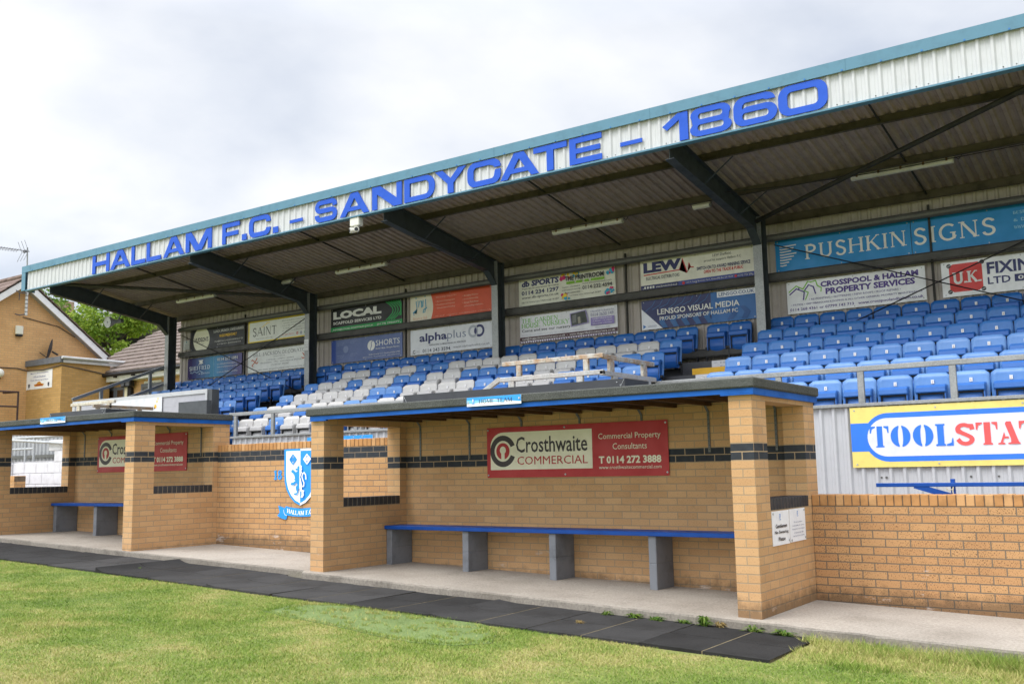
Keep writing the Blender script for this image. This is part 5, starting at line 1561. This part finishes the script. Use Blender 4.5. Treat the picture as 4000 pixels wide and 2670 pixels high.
b = MB(); b.box(-16, -8.7, 4.40, 4.425, 1.72, 1.79); rel(t, b, 'rail', M_GALVD)

# ------------------------------------------------------------------ clubhouse
t = thing('clubhouse', 'two-storey buff brick clubhouse gable with white bargeboards and a porch', 'building', (-22, 8.02, 0))
b = MB()
P = [(4.97, -1), (11.07, -1), (11.07, 5.22), (8.02, 7.50), (4.97, 5.22)]
b.prism([P], lambda u, v, d: (-22 - d, u, v), 0, 13)
rel(t, b, 'wall', BR_CLUB)
b = MB()
def slope(b, ya, za, yb, zb_, x0, x1, th, mi=0):
    b.add([(x, y, z + dz) for x in (x0, x1) for y, z in ((ya, za), (yb, zb_)) for dz in (0, th)], [(0, 2, 3, 1), (4, 5, 7, 6), (0, 1, 5, 4), (2, 6, 7, 3), (1, 3, 7, 5), (0, 4, 6, 2)], mi)
for s in (-1, 1):
    n = 11
    for i in range(n):       # tile courses, each a little proud of the next
        f0, f1 = i / n, (i + 1) / n + .01
        y0, y1 = 8.02 + s * 3.35 * (1 - f0), 8.02 + s * 3.35 * (1 - f1)
        z0, z1 = 5.05 + 2.55 * f0, 5.05 + 2.55 * f1
        slope(b, y0, z0 + .055, y1, z1 + .03, -35.2, -21.72, .035)
b.tube([(-35, 8.02, 7.66), (-21.72, 8.02, 7.66)], .11, 8)
M_TILE = paint((.175, .125, .105), .8, .2, .35)
rf = rel(t, b, 'roof', M_TILE)
b = MB()
for s in (-1, 1):
    slope(b, 8.02 + s * 3.4, 4.78, 8.02, 7.345, -21.80, -21.765, .235)
    slope(b, 8.02 + s * 3.4, 4.78, 8.02, 7.345, -22.0, -21.80, .03, 1)
rel(t, b, 'bargeboard', [paint((.76, .76, .78), .5, .4, .06), paint((.36, .35, .36), .6, .3, .1)])
po = bpy.data.objects.new('porch', None); COL.objects.link(po); po.parent = t
b = MB(); b.box(-22.4, -20.0, 8.34, 9.98, -1, 4.80); l = t.location
b.v = [(v[0] - l.x, v[1] - l.y, v[2] - l.z) for v in b.v]; b.build('porch_wall', BR_PORCH, po)
def relp(b, name, m, par):
    b.v = [(v[0] - l.x, v[1] - l.y, v[2] - l.z) for v in b.v]
    return b.build(name, m, par)
b = MB(); b.box(-22.4, -19.95, 8.26, 8.335, 4.78, 4.97); b.box(-22.4, -19.96, 8.335, 9.9, 4.80, 4.95); relp(b, 'porch_flashing', paint((.13, .14, .16), .5, .4, .15), po)
b = MB(); b.box(-19.995, -19.93, 8.36, 10.6, 4.78, 4.87); b.tube([(-19.90, 8.28, 4.93), (-19.90, 10.7, 4.93)], .045, 8); relp(b, 'porch_gutter', paint((.55, .55, .56), .5, .4, .1), po)
b = MB(); b.tube([(-21.98, 7.2, 4.70), (-21.98, 8.0, 4.72), (-21.98, 8.3, 4.66), (-21.0, 8.30, 4.62), (-20.0, 8.32, 4.70), (-19.98, 9.0, 4.62), (-19.98, 9.85, 4.50)], .018, 5); b.tube([(-22.2, 8.30, 4.70), (-22.2, 8.30, 1)], .02, 5); b.tube([(-21.98, 8.1, 6.38), (-21.98, 9.3, 6.2), (-21.98, 9.9, 5.9)], .014, 5)
rel(t, b, 'cable', paint((.10, .08, .07), .7, .2, .1))
o = Board('club_sign', 'white clubhouse sponsors sign with a small red and yellow emblem, on the porch', 'sign', -22.0, -20.5, 4.04, 4.63, 8.335, (.78, .78, .79), bolts=())
for i, w_ in enumerate(('Mason & Son\'s Carpentry', 'Official Stadium', 'Club House Sponsors')): o.text(srgb(95, 100, 150), w_, .15 + .1 * (i == 1), .80 - .19 * i, .85 - .1 * (i == 1), .90 - .19 * i, .01)
for u in (.11, .87): o.poly(srgb(60, 65, 80), [(u - .035, .30), (u + .035, .30), (u + .03, .15), (u, .06), (u - .03, .15)])
o.poly(srgb(190, 130, 40), [(.34, .14), (.66, .14), (.70, .25), (.60, .27), (.55, .36), (.50, .40), (.45, .36), (.40, .27), (.30, .25)]); o.rect(srgb(150, 40, 30), .38, .17, .62, .23)
o.done()
t = thing('satellite_dish', 'dark satellite dish on the clubhouse wall above the porch', 'dish', (-21.75, 8.95, 5.38))
t.rotation_euler = (0, R(-12), R(-128))
b = MB(); ring = []
for j, r0 in enumerate((.02, .14, .24, .32)):
    for k in range(18): ring.append((-.02 + .55 * r0 * r0, r0 * math.cos(R(20 * k)) * .8, r0 * 1.1 * math.sin(R(20 * k))))
b.add(ring, [(j * 18 + k, j * 18 + (k + 1) % 18, (j + 1) * 18 + (k + 1) % 18, (j + 1) * 18 + k) for j in range(3) for k in range(18)]); b.build('dish', paint((.05, .05, .055), .5, .4, .1), t)
b = MB(); b.tube([(-.25, 0, -.12), (-.05, 0, -.05)], .03, 8); b.tube([(0, 0, -.30), (.30, 0, -.16)], .014, 6); b.build('arm', M_BLACK, t)
t = thing('alarm_box', 'cream alarm box high on the clubhouse gable', 'alarm', (-21.99, 7.985, 5.80))
MB().bbox(0, .09, -.12, .12, .0, .28, .02).build('cover', paint((.70, .68, .58), .5, .4, .08), t); MB().bbox(.004, .085, -.105, .105, -.06, -.002, .008).build('base', M_BLACK, t)
t = thing('wall_lamp', 'round white lamp on the clubhouse wall at the left edge', 'lamp', (-21.9, 7.40, 4.52))
b = MB(); b.tube([(0, 0, -.14), (0, 0, -.11), (0, 0, -.06), (0, 0, 0), (0, 0, .06), (0, 0, .11), (0, 0, .14)], [.03, .09, .128, .14, .128, .09, .03], 14); b.build('globe', paint((.75, .74, .68), .3, .5, .05), t, smooth=True)
MB().box(-.09, .0, -.04, .04, -.2, -.13).build('bracket', M_BLACK, t)
t = thing('steel_railing', 'dark brown steel stair railing at the foot of the clubhouse wall', 'railing', (-21, 7.5, 0))
b = MB()
for z in (3.88, 3.43, 2.9): b.tube([(-21.0, 5.2, z - .02), (-21.0, 7.55, z)], .03, 6)
b.tube([(-21.0, 7.55, 3.88), (-21.9, 7.55, 3.90)], .03, 6)
rel(t, b, 'rail', paint((.055, .03, .03), .5, .4, .1))
for y in (7.55, 6.0): b = MB(); b.tube([(-21.0, y, 0), (-21.0, y, 3.9)], .032, 6); rel(t, b, 'post', paint((.055, .03, .03), .5, .4, .1))
t = thing('tv_aerial', 'television aerial on a pole fixed to the clubhouse gable', 'aerial', (-21.8, 8.08, 6.4))
b = MB(); b.tube([(-21.8, 8.10, 6.95), (-21.8, 8.05, 8.62)], .022, 8); rel(t, b, 'mast', M_GALV)
b = MB(); z = 6.41
k = 0
while z < 7.2:
    b.tube([(-21.8, 8.10, z), (-21.8, 8.10, z + .105)], .045, 8, 0); b.tube([(-21.8, 8.10, z + .105), (-21.8, 8.10, z + .13)], .04, 8, 1); z += .13; k += 1
rel(t, b, 'sleeve', [paint((.62, .62, .62), .6, .3, .2), M_BLACK])
b = MB()
b.tube([(-21.79, 7.72, 7.19), (-21.7, 7.82, 7.10), (-21.75, 8.08, 7.12)], .018, 6); b.tube([(-21.8, 7.86, 7.10), (-21.8, 7.86, 6.88)], .016, 6); b.tube([(-21.8, 7.75, 6.42), (-21.8, 7.9, 6.40), (-21.8, 8.08, 6.45)], .02, 6)
rel(t, b, 'bracket', paint((.09, .09, .10), .6, .3, .1))
b = MB()
b.tube([(-21.8, 8.12, 8.50), (-21.6, 6.55, 8.42)], .012, 6)
for i in range(13):
    y = 7.72 - i * .09
    zc_ = 8.48 - (8.05 - y) * .045
    b.tube([(-22.0, y, zc_), (-21.5, y, zc_)], .006, 5); b.tube([(-21.8, y - .03, zc_ - .05), (-21.8, y + .03, zc_ + .05)], .006, 5)
for s in (-1, 1):
    for q in (-.2, 0, .2): b.tube([(-21.8 + q, 7.98, 8.47), (-21.8 + q, 7.84 + .0 * s, 8.47 + s * .33)], .007, 5)
b.box(-21.86, -21.74, 7.93, 8.0, 8.44, 8.52)
rel(t, b, 'yagi', paint((.16, .16, .18), .5, .4, .1))

# ------------------------------------------------------------------ single-storey block with the tiled roof
t = thing('bungalow', 'low brick building with a brown tiled roof and grey door behind the stand end', 'building', (-21.9, 10.1, 0))
MB_ = MB().box(-21.35, -8.5, 10.2, 16.8, -1, 4.42); rel(t, MB_, 'wall', BR_CLUB)
b = MB(); n = 13
for i in range(n):
    f0, f1 = i / n, (i + 1) / n + .012
    slope(b, 9.82 + 3.7 * f0, 4.47 + 2.22 * f0 + .085, 9.82 + 3.7 * f1, 4.47 + 2.22 * f1 + .015, -21.9 + .02 * i, -8.2, .05)
    slope(b, 17.2 - 3.7 * f0, 4.47 + 2.22 * f0 + .05, 17.2 - 3.7 * f1, 4.47 + 2.22 * f1 + .015, -21.9 + .02 * i, -8.2, .035)
rel(t, b, 'roof', paint((.205, .165, .145), .85, .2, .3))
b = MB(); b.prism([[(10.2, 4.40), (16.8, 4.40), (13.5, 6.62)]], lambda u, v, d: (-21.3 - d, u, v), -.05, .0); rel(t, b, 'gable', BR_CLUB)
b = MB(); b.tube([(-22.05, 9.76, 4.46), (-8.2, 9.76, 4.46)], .065, 8)
for x in np.arange(-21.4, -8.5, .95): b.box(x - .02, x + .13, 9.79, 9.84, 4.36, 4.42)
rel(t, b, 'gutter', M_BLACK)
b = MB(); b.box(-21.85, -8.3, 9.86, 9.89, 4.26, 4.44); b.box(-21.85, -8.3, 9.89, 10.19, 4.26, 4.28); rel(t, b, 'fascia_board', paint((.76, .75, .72), .5, .4, .08))
GY = paint((.15, .16, .19), .5, .4, .08)
b = MB()
for xa, xb in ((-20.45, -19.93), (-19.92, -19.40)):
    b.box(xa, xb, 10.15, 10.195, 2.0, 4.10)
d_ = rel(t, b, 'door', GY)
b = MB()
for xa, xb in ((-20.35, -20.03), (-19.82, -19.50)): b.box(xa, xb, 10.142, 10.149, 3.2, 4.0)
b.v = [(v[0] - l.x + 22 - 22, v[1], v[2]) for v in b.v] if False else [(v[0] + 21.9, v[1] - 10.1, v[2]) for v in b.v]
g_ = b.build('pane', paint((.09, .055, .035), .15, .6, .4), d_)
b = MB(); b.box(-18.55, -16.9, 10.15, 10.195, 3.2, 4.12); w_ = rel(t, b, 'window', GY)
b = MB(); b.box(-18.47, -16.98, 10.142, 10.149, 3.3, 4.02); b.v = [(v[0] + 21.9, v[1] - 10.1, v[2]) for v in b.v]; b.build('pane', paint((.10, .11, .12), .15, .6, .2), w_)
t = thing('wall_light', 'cream and black box light on the wall right of the grey door', 'lamp', (-19.2, 10.1, 3.75))
MB().bbox(-.08, .06, -.06, .08, -.05, .32, .02).build('diffuser', paint((.66, .60, .42), .4, .5, .1), t); MB().bbox(.062, .22, -.05, .08, -.06, .31, .02).build('housing', M_BLACK, t)
t = thing('flood_light', 'black twin flood light under the eaves above the grey door', 'lamp', (-19.1, 10.0, 4.2))
b = MB()
for x in (-.22, .05): b.bbox(x, x + .22, -.08, .12, -.14, .06, .03)
b.build('housing', M_BLACK, t); b = MB()
for x in (-.2, .07): b.box(x, x + .18, -.086, -.081, -.12, .02)
b.build('glass', paint((.10, .11, .13), .2, .6, .1), t)
o = Board('door_sign', 'small white sign under the eaves, right of the flood light', 'sign', -18.45, -17.55, 4.03, 4.20, 10.19, (.70, .69, .64), bolts=())
o.text(DK, 'Ladies & Gents', .12, .30, .88, .68); o.done()

# ------------------------------------------------------------------ house and trees behind
t = thing('house', 'far grey-roofed house behind the trees', 'house', (-52, 24, 1))
b = MB(); b.box(-60, -46.6, 24.5, 32, -1, 9.2); rel(t, b, 'wall', paint((.55, .52, .47), .8, .2, .1))
b = MB()
for i in range(8):
    f0, f1 = i / 8., (i + 1) / 8. + .01
    slope(b, 24 + 4.2 * f0, 9.0 + 2.9 * f0 + .1, 24 + 4.2 * f1, 9 + 2.9 * f1 + .05, -60.5, -46.1, .06)
slope(b, 28.2, 11.9, 32.5, 9, -60.5, -46.1, .1)
r9 = rel(t, b, 'roof', paint((.25, .235, .235), .85, .2, .25))
b = MB(); b.box(-55, -54, 27.6, 28.6, 11, 13.2); b.v = [(v[0] + 52, v[1] - 24, v[2] - 1) for v in b.v]; b.build('chimney', paint((.35, .25, .18), .85, .2, .2), r9)

def leaf_mat(name, lo, mid, hi):
    a = Mat(name, .6, 0, .3)
    at = a.n('ShaderNodeAttribute'); at.attribute_name = 'tint'
    a.col(a.ramp(at.outputs['Fac'], [(.05, lo), (.5, mid), (.95, hi)]))
    tr = a.n('ShaderNodeBsdfTranslucent'); a.l(a.ramp(at.outputs['Fac'], [(.05, lo), (.5, mid), (.95, hi)]), tr.inputs[0])
    ms = a.n('ShaderNodeMixShader'); ms.inputs[0].default_value = .35
    o = [x for x in a.t.nodes if x.type == 'OUTPUT_MATERIAL'][0]
    a.l(a.b.outputs[0], ms.inputs[1]); a.l(tr.outputs[0], ms.inputs[2]); a.l(ms.outputs[0], o.inputs[0])
    return a.m
M_BARK = paint((.09, .07, .05), .9, .1, .3)
def leaves(name, cen, n, size, mat, parent, seed):
    """cen: list of (centre, radius) clumps; n leaf faces spread mostly through their outer shells"""
    g = np.random.default_rng(seed)
    C_ = np.array([c for c, r in cen]); Rr = np.array([r for c, r in cen])
    w = Rr ** 2; idx = g.choice(len(cen), n, p=w / w.sum())
    d = g.normal(size=(n, 3)); d /= np.linalg.norm(d, axis=1)[:, None]
    rad = Rr[idx] * g.uniform(.25, 1.08, n) ** .5
    p = C_[idx] + d * rad[:, None] * np.array([1, 1, .8])
    a = g.normal(size=(n, 3)); a /= np.linalg.norm(a, axis=1)[:, None]
    bb = np.cross(a, g.normal(size=(n, 3))); bb /= np.linalg.norm(bb, axis=1)[:, None]
    s = size * g.uniform(.6, 1.4, n)[:, None]
    v = np.stack([p - a * s, p + bb * s * .5, p + a * s, p - bb * s * .5], 1).reshape(-1, 3)
    me = bpy.data.meshes.new(name)
    f = np.arange(n * 4).reshape(n, 4)
    me.from_pydata(v.tolist(), [], f.tolist())
    me.materials.append(mat)
    at = me.attributes.new('tint', 'FLOAT', 'POINT')
    ct = g.uniform(0, 1, len(cen))
    tn = np.clip(.55 * ct[idx] + .45 * g.uniform(0, 1, n), 0, 1)
    at.data.foreach_set('value', np.repeat(tn, 4).astype(np.float32))
    o = bpy.data.objects.new(name, me); COL.objects.link(o); o.parent = parent
    return o
def tree(name, label, x, y, z0, z1, rad, nl, lsz, mat, seed, trunkr=.16):
    e = random.Random(seed)
    t = thing(name, label, 'tree', (x, y, z0))
    h = z1 - z0
    b = MB(); cl = []
    b.tube([(0, 0, -.3), (.05, .02, h * .25), (.0, .08, h * .5), (.08, .0, h * .8)], [trunkr, trunkr * .8, trunkr * .55, trunkr * .15], 8)
    for i in range(20):
        f = .28 + .70 * i / 19
        a = e.uniform(0, 6.28)
        ext = rad * (1 - .55 * max(0, f - .5) / .5) * e.uniform(.45, .95)
        p0 = Vector((.03, .03, h * f * .82)); p1 = Vector((math.cos(a) * ext, math.sin(a) * ext, h * f + e.uniform(-.2, .5)))
        b.tube([p0, p0.lerp(p1, .5) + Vector((0, 0, .15)), p1], [trunkr * .4, trunkr * .22, trunkr * .06], 5)
        for q in range(4): cl.append(((p0.lerp(p1, e.uniform(.55, 1.1)) + Vector((e.uniform(-.5, .5), e.uniform(-.5, .5), e.uniform(-.3, .35)))), rad * e.uniform(.13, .26)))
    b.build('trunk', M_BARK, t)
    leaves('crown', [(tuple(c), r) for c, r in cl], nl, lsz, mat, t, seed)
    return t
LF1 = leaf_mat('leaf_bright', (.10, .19, .02), (.24, .36, .04), (.44, .50, .07))
LF2 = leaf_mat('leaf_mid', (.07, .14, .02), (.15, .26, .035), (.28, .38, .05))
LF3 = leaf_mat('leaf_dark', (.02, .05, .015), (.045, .09, .02), (.08, .13, .03))
tree('broadleaf_tree', 'bright yellow-green tree between the clubhouse gable and the tiled roof', -29.8, 16.0, 1.0, 9.3, 3.3, 17000, .085, LF1, 11)
tree('broadleaf_tree', 'taller mid-green tree close behind the clubhouse bargeboard', -35.0, 17.5, 1.0, 9.6, 3.0, 12000, .10, LF2, 12)
tree('broadleaf_tree', 'yellow-tipped bushy tree above the ridge of the tiled roof', -26.0, 17.6, 1.0, 7.7, 2.3, 12000, .085, LF1, 13)
tree('broadleaf_tree', 'dark green tree behind, next to the first stand column', -27.5, 24.0, 1.0, 9.3, 3.2, 14000, .12, LF3, 14)

# ------------------------------------------------------------------ rubber mats, turf mat, weeds, grass
e6 = random.Random(21)
x = 6.03
i = 0
MATL = ['at the long-grass end of the run', 'second from the right, in front of the shelter pier', 'third from the right, with a raised left edge', 'fourth from the right', 'fifth from the right', 'sixth from the right', 'seventh from the right', 'with a curled edge at the corner of the near shelter', 'in front of the bare gap, nearest the near shelter', 'in front of the bare gap, middle', 'in front of the bare gap, nearest the further shelter', 'at the pier of the further shelter', 'in front of the further bench', 'at the left picture edge']
for i in range(14):
    x1 = 6.03 - 1.06 * i; x0 = x1 - 1.055
    t = thing('rubber_mat', 'black rubber mat ' + MATL[i], 'mat', ((x0 + x1) / 2, -.62, gz((x0 + x1) / 2) - .006), 'black rubber mats along the pitch edge')
    t.rotation_euler = (e6.uniform(-.006, .006), .031 + e6.uniform(-.008, .010), e6.uniform(-.02, .02))
    b = MB()
    y0, y1 = -.60, (.49 if i < 6 else .60)
    w2 = (x1 - x0) / 2
    lift = {2: .02, 7: .05, 5: .02, 0: .0}.get(i, .006)
    if i < 2: lift = .002
    n = 10
    for hx, (xa, xb) in enumerate(((-w2 + .004, -.007), (.007, w2 - .004))):
        for ya, yb in ((y0, (y0 + y1) / 2 - .004), ((y0 + y1) / 2 + .004, y1)):
            vs = []
            for k in range(n + 1):
                xx = xa + (xb - xa) * k / n
                for yy in (ya, yb):
                    dz = lift * max(0, (-xx - w2 * .55) / (w2 * .45)) ** 2
                    vs += [(xx, yy, .016 + dz), (xx, yy, -.02)]
            fs = []
            for k in range(n):
                a = k * 4
                fs += [(a, a + 4, a + 6, a + 2), (a, a + 1, a + 5, a + 4), (a + 2, a + 6, a + 7, a + 3)]
            fs += [(0, 2, 3, 1), (n * 4, n * 4 + 1, n * 4 + 3, n * 4 + 2)]
            b.add(vs, fs)
    b.box(-w2 + .004, w2 - .004, y0 + .006, y1 - .006, -.02, .0145, 1)
    b.build('rubber', [M_RUBBER, paint((.20, .165, .10), .9, .1, .3)], t)

# pale artificial turf mat sunk in the grass
tp = [(1.40, -1.90), (1.32, -1.45), (1.62, -1.24), (2.2, -1.22), (2.8, -1.20), (3.35, -1.16), (3.75, -1.40), (4.02, -1.85), (3.85, -2.10), (3.5, -2.20), (3.1, -2.17), (2.7, -2.09), (2.2, -2.02), (1.75, -1.97)]
def inpoly(px, py, P):
    ins = np.zeros(len(px), bool)
    j = len(P) - 1
    for i in range(len(P)):
        xi, yi = P[i]; xj, yj = P[j]
        c = ((yi > py) != (yj > py)) & (px < (xj - xi) * (py - yi) / (yj - yi + 1e-12) + xi)
        ins ^= c; j = i
    return ins
a = Mat('artificial_turf', .8, 0, .2)
oo = a.coord()
a.col(a.mix(.6, a.ramp(a.noise(oo, 60, 4, .7), [(.3, (.11, .165, .05)), (.55, (.195, .26, .09)), (.75, (.27, .33, .13))]), a.ramp(a.noise(oo, 4, 6, .7), [(.35, (.55, .6, .5)), (.6, (1, 1, 1))]), 'MULTIPLY')); a.bump(a.noise(oo, 220, 3, .8), .8, .01)
b = MB(); b.prism([tp], lambda u, v, d: (u, v, gz(u) + d), -.03, -.005)
tag(b.build('turf_mat', a.m), 'pale green artificial turf mat sunk in the grass, sprouting tufts', 'mat')

def blades(name, px, py, hgt, wid, lean, mat, seed, z=None, tint=None):
    g = np.random.default_rng(seed)
    n = len(px)
    if z is None: z = .02 - .031 * px - .012
    ang = g.uniform(0, 2 * np.pi, n); la = g.uniform(0, 2 * np.pi, n)
    h = hgt * g.uniform(.5, 1.25, n); w = wid * g.uniform(.6, 1.3, n)
    ln = lean * g.uniform(.2, 1.2, n) * h
    bx, by = np.cos(ang) * w / 2, np.sin(ang) * w / 2
    v = np.empty((n, 3, 3), np.float32)
    v[:, 0] = np.stack([px - bx, py - by, z], 1); v[:, 1] = np.stack([px + bx, py + by, z], 1)
    v[:, 2] = np.stack([px + np.cos(la) * ln, py + np.sin(la) * ln, z + h], 1)
    me = bpy.data.meshes.new(name)
    me.vertices.add(n * 3); me.vertices.foreach_set('co', v.ravel())
    me.loops.add(n * 3); me.loops.foreach_set('vertex_index', np.arange(n * 3, dtype=np.int32))
    me.polygons.add(n); me.polygons.foreach_set('loop_start', np.arange(0, n * 3, 3, dtype=np.int32)); me.polygons.foreach_set('loop_total', np.full(n, 3, np.int32))
    me.update(calc_edges=True)
    me.materials.append(mat)
    at = me.attributes.new('tint', 'FLOAT', 'POINT')
    tn = g.uniform(0, 1, n) if tint is None else tint
    at.data.foreach_set('value', np.repeat(tn, 3).astype(np.float32))
    o = bpy.data.objects.new(name, me); COL.objects.link(o)
    return o
g = np.random.default_rng(5)
NB = 620000
# sample the wedge of pitch the picture shows, denser close up
px = g.uniform(-11, 9.2, NB * 2); py = g.uniform(-6.2, -.02, NB * 2)
edge = -1.02 - .20 * np.clip((px - 1.5) / 3, 0, 1) - .10 * np.clip(1 - np.abs(px - 2.8) / 1.0, 0, 1) + .06 * np.sin(px * 3.1) + .05 * np.sin(px * 7.7 + 1) * np.sin(px * 1.3) + .04 * np.sin(px * 15. + 2 * np.sin(px * 4)) + g.normal(0, .036, len(px))
edge = np.where(px < -1.2, np.minimum(edge + .12 + .25 * np.clip((-px - 1.2) / 3, 0, 1), -.55), edge)
rx = 6.02 + .10 * np.sin(py * 9) + .06 * np.sin(py * 23)
edge = np.where(px > rx, -.20 + .03 * np.sin(px * 9) + g.normal(0, .03, len(px)), edge)
ok = py < edge
# stay in the wedge seen by the lens plus a margin
dx, dy = px - CAM.x, py - CAM.y
fx = dx * -math.sin(YAW) + dy * math.cos(YAW); sxx = dx * math.cos(YAW) + dy * math.sin(YAW)
ok &= (fx > 4.2) & (np.abs(sxx) < fx * .56 + .6)
dist = np.hypot(dx, dy)
ok &= g.uniform(0, 1, len(px)) < np.clip((9.5 / dist) ** 1.4, 0, 1)
tm_ = inpoly(px, py, tp)
tc_ = g.uniform((1.2, -2.25), (4.1, -1.1), (150, 2)); tr_ = g.uniform(.012, .055, 150) * np.where(tc_[:, 1] > -1.55, 1.35, .8)
near = np.full(len(px), 9.)
for (cx_, cy_), r_0 in zip(tc_, tr_): near = np.minimum(near, np.hypot((px - cx_) * .8, py - cy_) / r_0)
tuft = near < 1.
rim = inpoly(px, py, [(2.72 + (u - 2.72) * .94 + .05 * math.sin(9 * u), -1.66 + (v + 1.66) * .88 + .02 * math.sin(13 * u)) for u, v in tp])
ok &= (~rim) | tuft | (g.uniform(0, 1, len(px)) < .05)
px, py = px[ok], py[ok]
long_ = (px > 5.9) & (py > -.95 - .2 * np.sin(px * 5))
hg = np.where(long_, np.where(py > -.55, .085, .045), .0155) * (1 + .35 * np.sin(px * 2.3 + 1.7 * py) * np.sin(py * 3.1)) + np.where(inpoly(px, py, tp), .010, 0)
o = blades('grass', px, py, hg, .0050, 1.1, M_BLADE, 3, z=np.where(inpoly(px, py, tp), .013, .008) - .031 * px)
tag(o, 'short mown pitch grass with straw-coloured patches', 'grass', kind='stuff')
# straw clippings on the right
n = 700
px = g.uniform(6.15, 8.6, n); py = g.uniform(-2.4, -.35, n)
o = blades('grass_clippings', px, py, .012, .003, 9.0, paint((.50, .42, .20), .8, .2, .1), 8, z=.02 - .031 * px + .03)
tag(o, 'dry straw clippings lying on the right-hand grass', 'grass clippings', kind='stuff')
# weeds along the apron edge
M_WEED = leaf_mat('weed_leaf', (.06, .13, .02), (.12, .22, .03), (.22, .30, .05))
M_WEEDD = leaf_mat('dry_weed', (.22, .15, .05), (.36, .26, .10), (.46, .36, .16))
def weed(x, y, r, h, n, mat, label, seed):
    t = thing('weed', label, 'weed', (x, y, gz(x)), 'weeds in the joint of the apron')
    e = random.Random(seed); b = MB()
    tint = []
    for i in range(n * 2):
        a = e.uniform(0, 6.28); l = r * e.uniform(.3, 1.1); z = h * e.uniform(.2, .8)
        d = Vector((math.cos(a), math.sin(a) * .6, 0)); s = Vector((-d.y, d.x, 0)) * l * .10
        p0 = Vector((e.uniform(-.02, .02), e.uniform(-.02, .02), -.03)); p1 = d * l * .5 + Vector((0, 0, z)); p2 = d * l + Vector((0, 0, z * .65))
        b.add([p0 - s * .3, p0 + s * .3, p1 + s, p1 - s, p2], [(0, 1, 2, 3), (3, 2, 4)]); tint += [e.random()] * 5
    o = b.build('leaves', mat, t, uv=False, fix=False)
    at = o.data.attributes.new('tint', 'FLOAT', 'POINT'); at.data.foreach_set('value', tint)
    return t
for i, (x, y, r, h, n, m, lab) in enumerate(((4.10, -.20, .09, .06, 22, M_WEED, 'leafy weed at the raised edge of the third mat'), (4.38, -.19, .11, .06, 30, M_WEED, 'wide leafy weed at the apron edge, left of the pier'), (4.60, -.19, .12, .05, 26, M_WEED, 'flat leafy weed beside the wide one'), (4.87, -.19, .10, .06, 26, M_WEED, 'leafy weed left of the mat joint by the pier'),
                                              (5.07, -.21, .10, .13, 46, M_WEED, 'tallest feathery weed, on the mat joint by the pier'), (5.20, -.17, .08, .07, 40, M_WEEDD, 'dry straw-brown tuft at the foot of the pier'), (5.50, -.19, .13, .09, 14, M_WEED, 'broad-leaved dock weed at the corner of the pier'), (5.77, -.20, .14, .07, 26, M_WEED, 'leafy weed where the mats meet the long grass'), (4.13, -.72, .07, .04, 24, M_WEEDD, 'yellowing tuft in the joint between two mats'), (-2.3, -.72, .06, .025, 14, M_WEED, 'small green tuft on the mats before the bare gap'))):
    weed(x, y, r, h, n, m, lab, 40 + i)
SC.render.film_transparent = False
